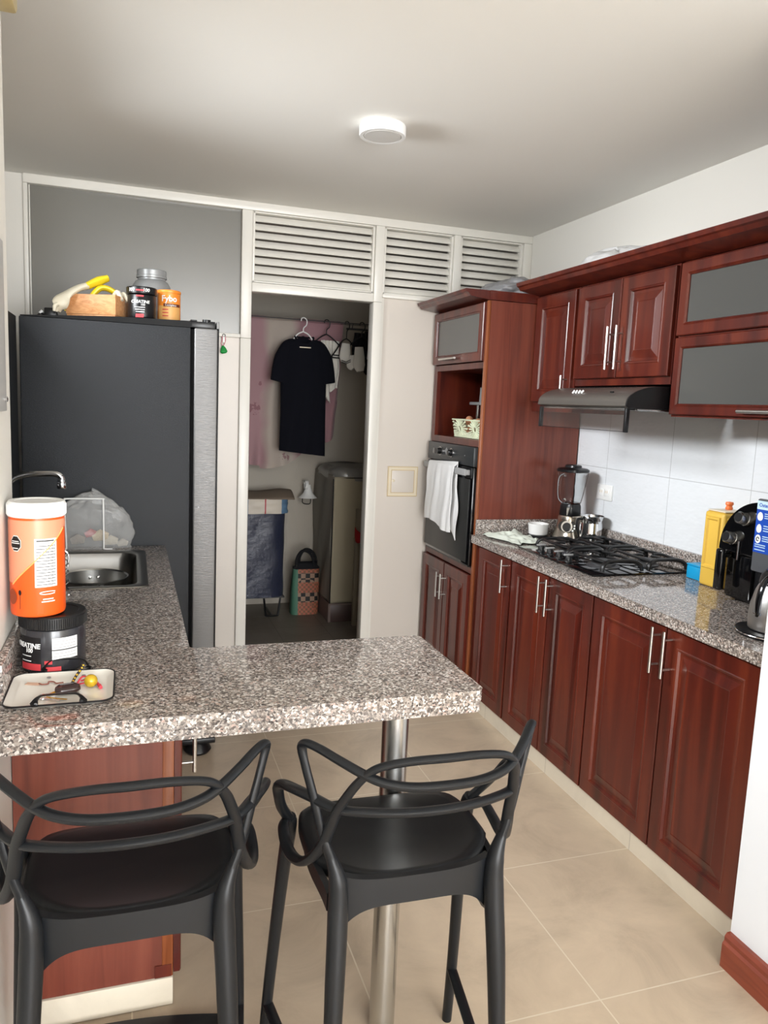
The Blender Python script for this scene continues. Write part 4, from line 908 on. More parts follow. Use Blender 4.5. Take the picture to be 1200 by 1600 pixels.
b.prism([(-0.012, 0.127), (0.012, 0.127), (0.012, 0.166), (-0.012, 0.166)], lambda u, v, d: (lambda p: (p.x, p.y, WZ+v))(Vector((c[0], c[1], 0))+fd*(0.0455+d)+fs*u), 0, 0.004); b.build('chrome_strip', 'chrome', t)
b, G = sqsurf([(0.036, 0.1825), (0.042, 0.186), (0.050, 0.23), (0.060, 0.30), (0.066, 0.338), (0.0635, 0.338), (0.0575, 0.30), (0.0475, 0.23), (0.039, 0.189)], 48, 8, 0.03); b.face(G[0][::-1]); b.face(G[-1]); jar = b.build('jar', 'glass', t)
hd = Vector((-0.93, -0.36, 0))
def hp(r, z): return (c[0]+hd.x*r, c[1]+hd.y*r, WZ+z)
b = MB(); b.tube(smooth_path([hp(0.058, 0.325), hp(0.085, 0.325), hp(0.102, 0.305), hp(0.104, 0.26), hp(0.094, 0.215), hp(0.072, 0.197), hp(0.05, 0.205)]), [0.008, 0.009, 0.0095, 0.0095, 0.009, 0.008], 14, flat=0.8); b.build('handle', 'glass', jar)
b, G = sqsurf([(0.062, 0.3385), (0.069, 0.341), (0.069, 0.352), (0.060, 0.358), (0.036, 0.362), (0.034, 0.372), (0.028, 0.375)]); b.face(G[0][::-1]); b.face(G[-1]); b.build('lid', 'dark', t)
t = thing('ramekin', 'small white lidded ramekin in the corner beside the blender', 'ramekin', (1.955, 3.355, WZ))
c2 = (1.95, 3.345)
b = MB(); b.lathe([(0.047, WZ+0.0002), (0.05, WZ+0.004), (0.05, WZ+0.012)], (*c2, 0), 36); b.build('coaster', 'dark', t)
b = MB(); b.lathe([(0.040, WZ+0.0122), (0.047, WZ+0.018), (0.051, WZ+0.062), (0.053, WZ+0.066), (0.053, WZ+0.070), (0.0495, WZ+0.0705), (0.047, WZ+0.066), (0.043, WZ+0.03), (0, WZ+0.028)], (*c2, 0), 40, cap1=False); b.build('bowl', 'ceramic', t)
b = MB(); b.lathe([(0.054, WZ+0.0708), (0.055, WZ+0.074), (0.05, WZ+0.078), (0, WZ+0.0795)], (*c2, 0), 40, cap1=False); b.build('lid', 'film', t)
t = thing('steel_pitcher', 'small stainless steel pitcher with a black handle between the blender and the hob', 'pitcher', (2.12, 3.155, WZ))
c3 = (2.122, 3.14)
b = MB(); b.lathe([(0.05, WZ+0.0002), (0.055, WZ+0.004), (0.055, WZ+0.10), (0.0525, WZ+0.107), (0.0525, WZ+0.116), (0.056, WZ+0.122), (0.058, WZ+0.137), (0.0585, WZ+0.139), (0.056, WZ+0.137), (0.053, WZ+0.12), (0.052, WZ+0.02), (0, WZ+0.016)], (*c3, 0), 40, cap1=False); pb = b.build('body', 'chrome', t)
hd2 = Vector((-0.80, -0.02, 0)).normalized()
def hq(r, z): return (c3[0]+hd2.x*r, c3[1]+hd2.y*r, WZ+z)
b = MB(); b.tube(smooth_path([hq(0.053, 0.122), hq(0.075, 0.124), hq(0.084, 0.112), hq(0.080, 0.075), hq(0.066, 0.035)]), [0.007, 0.0085, 0.0085, 0.008, 0.0055], 12, flat=0.7); b.build('handle', 'dark', t)
# dish cloth
MT['mintcloth'] = mat('pale_mint_cloth', (206, 212, 200), 0.9, bump=0.5, bscale=240)
def cloth():
    b = MB()
    def fn(s, v):
        x = 1.668+0.21*s+0.05*v*(1-s)-0.01*math.sin(v*6); y = 3.395-0.285*v+0.06*s*v+0.02*math.sin(s*7)
        e_ = min(1, 6*min(s, 1-s, v, 1-v)+0.25); q_ = Vector((s*3.2, v*3.2, 2.3))
        z = WZ+0.0045+e_*(0.024*(0.5+0.5*noise.noise(q_*1.3))+0.010*(0.5+noise.noise(q_*2.6+Vector((4, 1, 0)))))+0.018*math.exp(-((s-0.75)**2+(v-0.15)**2)/0.02)
        x += 0.012*noise.noise(q_*1.5); y += 0.014*noise.noise(q_*1.5+Vector((0, 0, 5)))
        return (x, min(y, 3.405), z)
    b.surf(fn, 48, 48, 0.0018); return b.build('dish_cloth', 'mintcloth')
tag(cloth(), 'crumpled pale dish cloth lying at the far end of the right worktop', 'cloth')
# wall socket
t = thing('wall_socket', 'white double wall socket on the tiles beside the blender', 'socket', (2.204, 3.17, 1.15))
b = MB(); b.box(2.198, 2.2058, 3.108, 3.232, 1.112, 1.188, 0.003); b.build('plate', 'white', t)
for y in (3.148, 3.192):
    b = MB(); b.box(2.1955, 2.199, y-0.02, y+0.02, 1.132, 1.168, 0.002); so = b.build('outlet', 'ceramic', t)
    for dy in (-0.007, 0.007): b = MB(); b.box(2.1948, 2.1958, y+dy-0.0015, y+dy+0.0015, 1.148, 1.160); b.build('slot', 'creamline', so)
# yellow jug on blue base
MT['yellowp'] = mat('yellow_plastic', (220, 180, 76), 0.4); MT['bluep'] = mat('cyan_plastic', (22, 150, 202), 0.4)
t = thing('yellow_container', 'tall yellow plastic container with an orange knob behind the coffee machine', 'container', (2.12, 2.29, WZ))
b = MB(); b.box(2.058, 2.172, 2.215, 2.318, WZ+0.0003, WZ+0.285, 0.012, 3); yb = b.build('body', 'yellowp', t)
b = MB(); b.rings(fy(2.2152), 2.072, 2.160, WZ+0.07, WZ+0.268, [(0.0, 0.0), (0.003, -0.006), (0.011, -0.006), (0.016, 0.0)], None); b.build('handle_ridge', 'yellowp', yb)
b = MB(); b.rings(fx(2.0582), 2.23, 2.305, WZ+0.07, WZ+0.268, [(0.0, 0.0), (0.003, -0.006), (0.011, -0.006), (0.016, 0.0)], None); b.build('side_ridge', 'yellowp', yb)
b = MB(); b.box(2.066, 2.164, 2.222, 2.312, WZ+0.2855, WZ+0.291, 0.003); b.build('lid', 'cream', t)
b = MB(); b.lathe([(0.012, WZ+0.2915), (0.014, WZ+0.296), (0.010, WZ+0.305), (0.015, WZ+0.312), (0.013, WZ+0.32), (0, WZ+0.322)], (2.135, 2.28, 0), 20, cap1=False); b.build('knob', mat('orange_knob', (232, 120, 60), 0.4), t)
t = thing('blue_container', 'small cyan plastic container at the foot of the yellow container', 'container', (2.126, 2.385, WZ))
b = MB(); b.box(2.092, 2.160, 2.345, 2.425, WZ+0.0003, WZ+0.052, 0.005); b.build('body', 'bluep', t)
b = MB(); b.box(2.0905, 2.1615, 2.3435, 2.4265, WZ+0.0525, WZ+0.059, 0.003); b.build('lid', 'bluep', t)
# combined coffee machine: arched black front, knobs at the left, grey centre panel with the blue sticker
t = thing('coffee_machine', 'black arched coffee machine with two silver knobs and a blue sticker on the right worktop', 'coffee machine', (2.05, 1.95, WZ))
MT['greytower'] = mat('dark_grey_plastic', (84, 86, 90), 0.4); MT['bluesticker'] = mat('blue_sticker', (26, 74, 176), 0.4); MT['paleblue'] = mat('pale_blue_sticker', (196, 222, 236), 0.45)
MX = 1.98
arch = [(1.66, WZ+0.168), (1.66, WZ+0.20)] + [(1.80-0.14*math.cos(a), WZ+0.20+0.158*math.sin(a)) for a in [k*PI/2/10 for k in range(1, 11)]] + [(1.965+0.178*math.sin(a), WZ+0.178+0.18*math.cos(a)) for a in [k*PI/2/16 for k in range(0, 17)]] + [(2.143, WZ+0.168)]
b = MB(); b.prism(arch, lambda u, v, d: (d, u, v), MX, 2.17, 0.006); bd = b.build('body', 'blackgloss', t, ang=0.4)
b = MB(); b.box(MX+0.02, 2.165, 1.67, 2.115, WZ+0.008, WZ+0.1675, 0.006); b.build('lower_body', 'dark', t)
b = MB(); b.box(MX+0.006, MX+0.0195, 1.99, 2.105, WZ+0.018, WZ+0.166, 0.004); b.build('side_panel', 'blackgloss', t)
for x in (2.03, 2.13):
    for y in (1.70, 2.08): b = MB(); b.lathe([(0.012, WZ+0.0003), (0.012, WZ+0.0078)], (x, y, 0), 14); b.build('foot', 'dark', t)
tw_ = Matrix.Rotation(math.radians(14), 4, 'Y')
for y, v, r in ((2.034, WZ+0.293, 0.0225), (2.082, WZ+0.219, 0.0225)):
    b = MB(); M = Matrix.Translation((MX-0.0005, y, v)) @ tw_
    b.xform(lambda q: q.lathe([(r, -0.006), (r, 0.004), (r*0.93, 0.006), (r*0.90, 0.030), (r*0.78, 0.034), (r*0.74, 0.032), (0, 0.032)], (0, 0, 0), 36, '-x', cap1=False), M); kn = b.build('knob', 'steel', bd)
    b = MB(); b.xform(lambda q: q.lathe([(r*0.70, 0.0325), (r*0.66, 0.0345), (0, 0.0345)], (0, 0, 0), 28, '-x', cap1=False), M); b.build('knob_face', 'dark', kn)
b = MB(); b.box(1.936, 1.962, 2.078, 2.112, WZ+0.035, WZ+0.182, 0.009, 3); b.box(1.955, MX+0.002, 2.085, 2.105, WZ+0.150, WZ+0.172, 0.004); b.build('front_lever', 'blackgloss', t)
b = MB(); b.tube([(MX-0.003, 2.052, WZ+0.150), (MX-0.006, 2.048, WZ+0.215)], 0.0035, 10); b.build('chrome_trim', 'chrome', bd)
b = MB(); b.box(1.966, MX+0.002, 1.79, 1.978, WZ+0.13, WZ+0.372, 0.005); tw = b.build('centre_panel', 'greytower', bd)
SF = 1.9655
def st_(u, v, d): return (SF-d, 1.974-u, v)
def stb(u0, u1, v0, v1, d0, d1): b = MB(); b.prism([(u0, v0), (u1, v0), (u1, v1), (u0, v1)], st_, d0, d1); return b
stb(0, 0.075, WZ+0.195, WZ+0.366, 0, 0.0012).build('sticker', 'bluesticker', tw)
stb(0, 0.075, WZ+0.338, WZ+0.366, 0.0013, 0.002).build('sticker_header', 'paleblue', tw)
lettering('lettering', 'Oster', 'bluesticker', tw, lambda u, v, d: st_(0.008+u, WZ+0.352+v, 0.0022+d), 0.017, 0.0002, 'LEFT', 0.0003)
for k, (v, sx_) in enumerate(((0.315, 0.0115), (0.275, 0.0105), (0.240, 0.0115))):
    b = MB(); b.prism([(0.0165+sx_*math.cos(q*PI/10)*(1.0 if k == 2 else 1-0.12*math.sin(q*PI/10)), WZ+v+0.0145*math.sin(q*PI/10)) for q in range(20)], st_, 0.0013, 0.002); b.build('icon', 'white_ink', tw)
b = MB(); b.tube([st_(0.0165+0.005*math.cos(q*PI/8), WZ+0.240+0.006*math.sin(q*PI/8), 0.003) for q in range(15)], 0.0014, 6); b.build('icon_arrow', 'black_ink', tw)
for v in (0.324, 0.317, 0.310, 0.284, 0.276, 0.268, 0.249, 0.242, 0.235): stb(0.034, 0.062, WZ+v, WZ+v+0.003, 0.0013, 0.0018).build('print_line', 'paleblue', tw)
for v in (0.220, 0.213, 0.203): stb(0.006, 0.05, WZ+v, WZ+v+0.0028, 0.0013, 0.0018).build('print_line', 'paleblue', tw)
b = MB(); b.lathe([(0.104, WZ+0.0004), (0.106, WZ+0.004), (0.106, WZ+0.012), (0.102, WZ+0.0135), (0.0, WZ+0.0135)], (1.805, 1.70, 0), 56, cap1=False); b.box(1.86, MX+0.021, 1.66, 1.74, WZ+0.0005, WZ+0.012, 0.002); bp_ = b.build('hot_plate', 'dark', t)
b = MB(); b.tube([(1.805+0.1065*math.cos(k*PI/32), 1.70+0.1065*math.sin(k*PI/32), WZ+0.008) for k in range(64)], 0.0022, 8, closed=True); b.build('plate_rim', 'chrome', bp_)
t = thing('carafe', 'steel coffee carafe with a black handle standing on the round hot plate', 'carafe', (1.805, 1.70, WZ+0.0138))
cz = WZ+0.0142; cc = (1.808, 1.70)
b = MB(); b.lathe([(0.070, cz), (0.075, cz+0.004), (0.077, cz+0.03), (0.074, cz+0.075), (0.064, cz+0.115), (0.055, cz+0.135)], (*cc, 0), 56); b.build('body', mat('satin_carafe_steel', (190, 188, 184), 0.36, 1.0), t)
b = MB(); b.lathe([(0.0545, cz+0.1352), (0.057, cz+0.14), (0.052, cz+0.165), (0.04, cz+0.178), (0.0, cz+0.18)], (*cc, 0), 48, cap1=False); b.build('lid', 'dark', t)
hd3 = Vector((-0.92, -0.25, 0)).normalized()
def hr(r, z, s=0): return (cc[0]+hd3.x*r, cc[1]+hd3.y*r, cz+z)
b = MB(); b.tube(smooth_path([hr(0.046, 0.165), hr(0.07, 0.163), hr(0.092, 0.145), hr(0.107, 0.105), hr(0.109, 0.075), hr(0.107, 0.055)]), [0.012, 0.013, 0.0135, 0.0125, 0.010, 0.008], 14, flat=0.6); hn = b.build('handle', 'blackgloss', t)
b = MB(); b.tube(smooth_path([hr(0.055, 0.155), hr(0.075, 0.148), hr(0.089, 0.125), hr(0.096, 0.095), hr(0.097, 0.058)]), 0.004, 10); b.build('handle_trim', 'chrome', hn)
b = MB(); b.lathe([(0.004, -0.012), (0.004, 0.012)], hr(0.106, 0.062), 12, 'y'); b.build('pin', 'chrome', hn)

# ---------------------------------------------------------------- niche of the tall cabinet
t = thing('egg_basket', 'pale openwork plastic basket of eggs in the open niche over the oven', 'basket', (1.74, 3.66, 1.3725))
MT['palegreen'] = mat('pale_green_plastic', (222, 228, 198), 0.42)
bx0, bx1, by0, by1, bz = 1.685, 1.79, 3.49, 3.845, 1.3728
def bw(u, v, side):   # walls lean outwards; u along the wall, v up
    g = 0.014*v/0.095
    if side == 0: return (bx0-g, by0-g+(by1-by0+2*g)*u, bz+v)
    if side == 1: return (bx1+g, by0-g+(by1-by0+2*g)*u, bz+v)
    if side == 2: return (bx0-g+(bx1-bx0+2*g)*u, by0-g, bz+v)
    return (bx0-g+(bx1-bx0+2*g)*u, by1+g, bz+v)
b = MB()
b.box(bx0+0.001, bx1-0.001, by0+0.001, by1-0.001, bz, bz+0.003)
for sd, L_ in ((0, by1-by0), (1, by1-by0), (2, bx1-bx0), (3, bx1-bx0)):
    for v0 in (0.004, 0.094): b.tube([bw(0, v0, sd), bw(1, v0, sd)], 0.004, 8)
    n_ = 2 if sd < 2 else 1
    for j in range(n_):
        cu = (j+0.5)/n_
        for k in range(18):
            a = 2*PI*k/18
            p0 = bw(cu+0.016*math.cos(a)/L_, 0.048+0.016*math.sin(a), sd); rr = 0.043+0.012*(k % 2)
            p1 = bw(min(max(cu+rr*1.45*math.cos(a)/L_, 0.01), 0.99), min(max(0.048+rr*math.sin(a), 0.004), 0.094), sd)
            b.tube([p0, p1], [0.0038, 0.0052], 6)
        b.tube([bw(cu+0.016*math.cos(k*PI/8)/L_, 0.048+0.016*math.sin(k*PI/8), sd) for k in range(16)], 0.0045, 6, closed=True)
    b.surf(lambda s, v, sd=sd: (lambda p: p)(bw(s, 0.004+0.026*v, sd)), 12, 2, 0.0015)
b.build('basket', 'palegreen', t)
MT['egg'] = mat('brown_egg', (196, 140, 104), 0.5)
def egg(x, y, z, label):
    b = MB(); b.lathe([(0.0215*math.sin(PI*k/14)*(1-0.10*math.cos(PI*k/14)), -0.028*math.cos(PI*k/14)) for k in range(15)], (x, y, z), 24, cap0=False, cap1=False)
    tag(b.build('egg', 'egg'), label, 'egg', 'eggs in the basket')
egg(1.725, 3.755, bz+0.088, 'brown egg peeking highest over the left part of the basket rim')
egg(1.735, 3.66, bz+0.078, 'brown egg lying lower in the basket, right of the highest egg')
for x, y in ((1.713, 3.72), (1.757, 3.72), (1.713, 3.785), (1.757, 3.785), (1.713, 3.63), (1.757, 3.63)): egg(x, y, bz+0.031, 'brown egg in the bottom layer of the basket')
t = thing('juicer', 'grey metal press standing behind the basket at the right of the niche', 'kitchen press', (1.87, 3.93, 1.3728))
b = MB(); b.box(1.83, 1.92, 3.86, 4.0, 1.3728, 1.384, 0.003); b.build('base', 'greyplastic', t)
b = MB(); b.tube([(1.865, 3.955, 1.3845), (1.865, 3.95, 1.548)], 0.010, 12); b.build('post', 'chrome', t)
b = MB(); b.box(1.835, 1.90, 3.84, 4.01, 1.549, 1.566, 0.004); b.build('arm', 'greyplastic', t)
b = MB(); b.tube(smooth_path([(1.86, 3.915, 1.5665), (1.86, 3.91, 1.62), (1.855, 3.90, 1.645)]), 0.008, 10); b.build('lever', 'greyplastic', t)
# bags lying on top of the cabinets
t = thing('plastic_bag', 'crumpled white plastic bag on top of the long cornice by the right wall', 'bag', (2.08, 3.0, 2.1405))
b = MB(); b.surf(bagshape(2.075, 3.05, 2.1408, 0.10, 0.28, 0.12, 11, 0), 90, 40, closed_u=True); b.build('film', 'packfilm', t, ang=3)
t = thing('plastic_bag', 'grey plastic bag on top of the tall oven cabinet', 'bag', (2.0, 3.75, 2.097))
b = MB(); b.surf(bagshape(1.93, 3.72, 2.0968, 0.17, 0.20, 0.11, 5, 0), 90, 40, closed_u=True); b.build('film', mat('grey_bag', (150, 150, 152), 0.3, alpha=0.8, bump=0.8, bscale=26), t, ang=3)

# ---------------------------------------------------------------- bar stools
def mir(pts): return [(-p[0], p[1], p[2]) for p in pts]
def sweep_half(pts):   # full left-right curve from its right half that starts at the middle
    return mir(pts[::-1])[:-1]+pts
def make_stool(label):
    t = thing('bar_stool', label, 'bar stool', (0, 0, 0), 'black bar stools at the peninsula')
    # moulded seat
    def outline(a):
        ca, sa = math.cos(a), math.sin(a)
        w_ = 0.188 if sa > -0.2 else 0.188-0.05*min(1, (-sa-0.2)/0.8)
        x = w_*math.copysign(abs(ca)**0.62, ca); y = 0.155+0.165*math.copysign(abs(sa)**0.62, sa)
        return x, y
    b = MB(); N_ = 64; prof = [(0.0, -0.014), (0.35, -0.013), (0.65, -0.008), (0.86, -0.001), (0.96, 0.002), (1.0, -0.004), (1.0, -0.022), (0.97, -0.03), (0.6, -0.03), (0.0, -0.03)]
    G = []
    for s_, dz in prof:
        row = []
        for k in range(N_):
            x, y = outline(2*PI*k/N_); yy = 0.155+(y-0.155)*s_
            lip = -0.022*max(0, (yy-0.25)/0.07)**1.5 if s_ > 0.3 else 0
            rear = 0.004*max(0, (0.03-yy)/0.04) if s_ > 0.8 else 0
            row.append(b.bm.verts.new((x*s_, yy, 0.655+dz+lip+rear)))
        G.append(row)
    for A, B2 in zip(G, G[1:]):
        for k in range(N_): b.face((A[k], A[(k+1) % N_], B2[(k+1) % N_], B2[k]))
    b.build('seat', 'stool', t, ang=1.2)
    # rear apron between the back legs, arched underneath
    b = MB()
    def apron(s, v):
        x = -0.15+0.30*s; e = abs(2*s-1); bow = -0.012*(1-e*e)
        zt = 0.661-0.002*(1-e*e)+0.008*e**6; zb = 0.606-0.055*e**5
        return (x, -0.013+bow*0.4+0.010*e**4, zb+(zt-zb)*v)
    b.surf(apron, 40, 6, 0.016); b.build('apron', 'stool', t)
    for s in (-1, 1):
        b = MB()
        b.surf(lambda p, v, s=s: (s*(0.172+0.012*math.sin(PI*p)), 0.0+0.24*p, (0.612-0.012*abs(2*p-1)**5)+0.034*v), 24, 4, 0.012); b.build('side_apron', 'stool', t)
    # legs, each with its upright
    for s in (-1, 1):
        b = MB(); b.tube(smooth_path([(s*0.173, -0.078, 0.0008), (s*0.166, -0.052, 0.30), (s*0.160, -0.034, 0.48), (s*0.155, -0.018, 0.60), (s*0.156, -0.012, 0.665), (s*0.170, -0.007, 0.715)]), [0.0155, 0.0175, 0.0185, 0.0195, 0.019, 0.011], 14, flat=[0.85, 0.9, 1, 1, 0.9, 0.8], up=(1, 0, 0)); b.build('leg', 'stool', t)
        b = MB(); b.tube(smooth_path([(s*0.232, 0.340, 0.0008), (s*0.224, 0.308, 0.22), (s*0.210, 0.268, 0.48), (s*0.202, 0.235, 0.63), (s*0.203, 0.222, 0.665)]), [0.0125, 0.0135, 0.015, 0.017, 0.0135], 14, flat=0.95, up=(1, 0, 0)); b.build('leg', 'stool', t)
    R = 0.0104
    # round-topped loop: seat side, low dip, up over the top of the back
    h = [(0, -0.122, 0.938), (0.055, -0.119, 0.937), (0.100, -0.111, 0.930), (0.126, -0.102, 0.918), (0.145, -0.084, 0.890), (0.158, -0.060, 0.853), (0.168, -0.040, 0.818), (0.175, -0.018, 0.775), (0.182, 0.000, 0.735), (0.194, 0.028, 0.695), (0.208, 0.062, 0.665), (0.219, 0.105, 0.652), (0.224, 0.150, 0.655), (0.222, 0.190, 0.664), (0.210, 0.222, 0.66)]
    b = MB(); b.tube(smooth_path(sweep_half(h)), [R*1.0, R*1.15, R*1.25, R*1.1, R, R*0.95, R, R*0.95, R, R*1.1, R*1.25, R*1.15, R*1.0], 12, flat=0.72, up=(0, 0.25, 1)); b.build('back_loop', 'stool', t)
    # winged loop: back legs, sharp raised tips, low across the back
    h = [(0, -0.128, 0.892), (0.060, -0.124, 0.893), (0.105, -0.113, 0.899), (0.137, -0.094, 0.908), (0.172, -0.060, 0.920), (0.203, -0.022, 0.929), (0.222, 0.002, 0.929), (0.2245, 0.010, 0.914), (0.217, 0.008, 0.880), (0.205, 0.003, 0.835), (0.193, -0.002, 0.785), (0.182, -0.005, 0.744), (0.170, -0.008, 0.712), (0.158, -0.012, 0.675)]
    b = MB(); b.tube(smooth_path(sweep_half(h)), [R*1.2, R*0.95, R*0.9, R*0.85, R*0.92, R, R*1.05, R, R*0.92, R*0.85, R*0.9, R*0.95, R*1.2], 12, flat=0.78, up=(0, 0.25, 1)); b.build('wing_loop', 'stool', t)
    # arm loop: low back rail running forward into both arms
    h = [(0, -0.084, 0.823), (0.060, -0.078, 0.822), (0.120, -0.060, 0.820), (0.168, -0.034, 0.818), (0.203, 0.012, 0.820), (0.227, 0.060, 0.814), (0.241, 0.108, 0.800), (0.243, 0.140, 0.778), (0.237, 0.165, 0.745), (0.226, 0.195, 0.705), (0.207, 0.222, 0.665)]
    b = MB(); b.tube(smooth_path(sweep_half(h)), [R*1.2, R*1.05, R*1.1, R*1.1, R*1.0, R*1.0, R*1.0, R*1.0, R*1.1, R*1.1, R*1.05, R*1.2], 12, flat=0.8, up=(0, 0.25, 1)); b.build('arm_loop', 'stool', t)
    # footrest
    b = MB()
    for pth in ([(-0.168, -0.064, 0.165), (0.168, -0.064, 0.165)], [(-0.226, 0.316, 0.16), (-0.170, -0.064, 0.165)], [(0.226, 0.316, 0.16), (0.170, -0.064, 0.165)]):
        b.tube(pth, 0.0125, 10, flat=0.6, up=(0, 0, 1))
    b.build('footrest', 'stool', t)
    return t
st = make_stool('black bar stool whose loop back stands before the steel pole, right of the two')
st.location = (0.511, 1.232, 0); st.rotation_euler = (0, 0, math.radians(-1.6))
st2 = copy_tree(st); st2.location = (0.0, 1.256, 0); st2.rotation_euler = (0, 0, math.radians(-0.8))
st2['label'] = 'left of the two black bar stools, in front of the wooden cabinet end'

# curved mat on the floor
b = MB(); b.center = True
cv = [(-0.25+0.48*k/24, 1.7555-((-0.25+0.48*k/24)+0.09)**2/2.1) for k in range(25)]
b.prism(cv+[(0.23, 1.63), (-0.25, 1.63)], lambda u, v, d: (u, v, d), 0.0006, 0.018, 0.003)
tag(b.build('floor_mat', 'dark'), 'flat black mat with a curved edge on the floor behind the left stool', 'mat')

# ---------------------------------------------------------------- laundry
t = thing('clothes_line', 'thin wires strung across the laundry for hanging clothes', 'clothes line', (0.9, 5.03, 2.06))
MT['line'] = mat('dark_wire', (60, 60, 60), 0.5)
for y, zz in ((5.0, 2.060), (5.06, 2.063), (5.135, 2.0635)):
    b = MB(); b.tube([(-0.6+k*0.282, y, zz-0.004*math.sin(PI*k/10)) for k in range(11)], 0.0022, 6); b.build('wire', 'line', t)
t = thing('clothes_rod', 'thin grey rod hung with underwear at the right of the laundry', 'clothes rod', (1.45, 5.16, 2.02))
b = MB(); b.tube([(1.41, 5.16, 2.035), (2.2, 5.16, 2.035)], 0.007, 10); b.build('rod', 'line', t)
b = MB(); b.tube([(1.45, 5.16, 2.042), (1.45, 5.15, 2.06), (1.45, 5.137, 2.066)], 0.003, 6); b.build('hook', 'line', t)
# pink patterned sheet
ms = mat('pink_cream_sheet', (190, 140, 142), 0.85, sheen=0.2); nt, N, L, bs = nodes_of(ms)
tc = N.new('ShaderNodeTexCoord'); sx = N.new('ShaderNodeSeparateXYZ'); L.new(tc.outputs['Object'], sx.inputs[0])
nz = N.new('ShaderNodeTexNoise'); nz.inputs['Scale'].default_value = 2.2; L.new(tc.outputs['Object'], nz.inputs['Vector'])
ma = N.new('ShaderNodeMath'); ma.operation = 'MULTIPLY_ADD'; L.new(nz.outputs['Fac'], ma.inputs[0]); ma.inputs[1].default_value = 0.25; L.new(sx.outputs[0], ma.inputs[2])
cr = ramp(nt, [(0.0, (158, 124, 128)), (0.38, (160, 126, 130)), (0.44, (170, 158, 148)), (0.58, (170, 158, 148)), (0.64, (158, 120, 126)), (1.0, (156, 118, 124))])
ad = N.new('ShaderNodeMath'); ad.operation = 'ADD'; L.new(ma.outputs[0], ad.inputs[0]); ad.inputs[1].default_value = 0.36; L.new(ad.outputs[0], cr.inputs[0])
vo = N.new('ShaderNodeTexVoronoi'); vo.inputs['Scale'].default_value = 5.2; vo.inputs['Randomness'].default_value = 0.5; L.new(tc.outputs['Object'], vo.inputs['Vector'])
wv = N.new('ShaderNodeTexNoise'); wv.inputs['Scale'].default_value = 40; wv.inputs['Detail'].default_value = 1; L.new(tc.outputs['Object'], wv.inputs['Vector'])
lt = N.new('ShaderNodeMath'); lt.operation = 'LESS_THAN'; L.new(vo.outputs['Distance'], lt.inputs[0]); lt.inputs[1].default_value = 0.22
gt = N.new('ShaderNodeMath'); gt.operation = 'GREATER_THAN'; L.new(wv.outputs['Fac'], gt.inputs[0]); gt.inputs[1].default_value = 0.5
mu = N.new('ShaderNodeMath'); mu.operation = 'MULTIPLY'; L.new(lt.outputs[0], mu.inputs[0]); L.new(gt.outputs[0], mu.inputs[1])
m2 = N.new('ShaderNodeMath'); m2.operation = 'MULTIPLY'; L.new(mu.outputs[0], m2.inputs[0]); m2.inputs[1].default_value = 0.75
mx = N.new('ShaderNodeMix'); mx.data_type = 'RGBA'; L.new(m2.outputs[0], mx.inputs[0]); L.new(cr.outputs[0], mx.inputs[6]); mx.inputs[7].default_value = (*lin((126, 84, 92)), 1); L.new(mx.outputs[2], bs.inputs['Base Color'])
def sheet():
    b = MB()
    def bottom(x):   # swagged lower edge
        if x < 1.08: u = (x-0.62)/0.46; return 1.21-0.13*math.sin(PI*min(1, max(0, u*0.75+0.12)))**0.8 - (0.02 if u > 0.5 else 0)
        if x < 1.25: u = (x-1.08)/0.17; return 1.13+0.12*u
        u = min(1, (x-1.25)/0.13); return 1.25+0.12*u**3+0.16*max(0, u-0.75)/0.25
    def fn(s, v):
        x = 0.50+0.88*s; zb = bottom(x); z = 2.066+(zb-2.066)*v
        y = 5.15+0.05*v+0.030*math.sin(x*22+2.4*math.sin(v*3.1)+1.5*v)*(0.35+v*0.65)+0.016*math.sin(x*57+5*v)*v+0.03*math.sin(PI*v)*math.exp(-((x-0.82-0.12*v)/0.1)**2)-0.035*max(0, v-0.82)
        y += 0.012*math.sin(x*50+v*9)*v
        return (x, y, z)
    b.surf(fn, 90, 50, 0.004)
    b.tube([(0.50, 5.135, 2.067), (1.36, 5.135, 2.067)], 0.010, 8)
    return b.build('bed_sheet', ms, ang=1.5)
tag(sheet(), 'pink and cream patterned bed sheet hung over the line behind the dark shirt', 'sheet')
def sheet_roll():
    b = MB()
    b.surf(lambda s, v: (0.50+0.62*s, 5.07-0.06*math.sin(PI*v)-0.008*math.sin(s*26), (1.13+0.06*abs(s-0.55)*2)+0.20*v*(1-0.5*s)-0.05*math.sin(PI*min(1, s*1.05))), 40, 16, 0.004)
    return b
# hangers
def hanger(label, m, cx, y, ang=0.0, zl=2.063, w2=0.2, drop=0.19, bar_=True):
    t = thing('clothes_hanger', label, 'hanger', (0, 0, 0), 'hangers on the laundry line')
    b = MB(); hk = [(0.0, 0, zl-drop+0.085), (0.002, 0, zl-0.055), (0.020, 0, zl-0.035), (0.022, 0, zl-0.006), (0.006, 0, zl+0.010), (-0.012, 0, zl+0.006), (-0.016, 0, zl-0.012)]
    b.tube(smooth_path(hk), 0.0036, 8); b.build('hook', m, t)
    b = MB(); b.tube(smooth_path([(0, 0, zl-drop+0.087), (-0.04, 0, zl-drop+0.065), (-w2*0.7, 0, zl-drop), (-w2, 0, zl-drop-0.045)]), 0.0045, 8); b.tube(smooth_path([(0, 0, zl-drop+0.087), (0.04, 0, zl-drop+0.065), (w2*0.7, 0, zl-drop), (w2, 0, zl-drop-0.045)]), 0.0045, 8)
    if bar_: b.tube([(-w2, 0, zl-drop-0.046), (w2, 0, zl-drop-0.046)], 0.004, 8)
    b.build('shoulder_frame', m, t)
    t.location = (cx, y, 0); t.rotation_euler = (0, 0, ang)
    return t
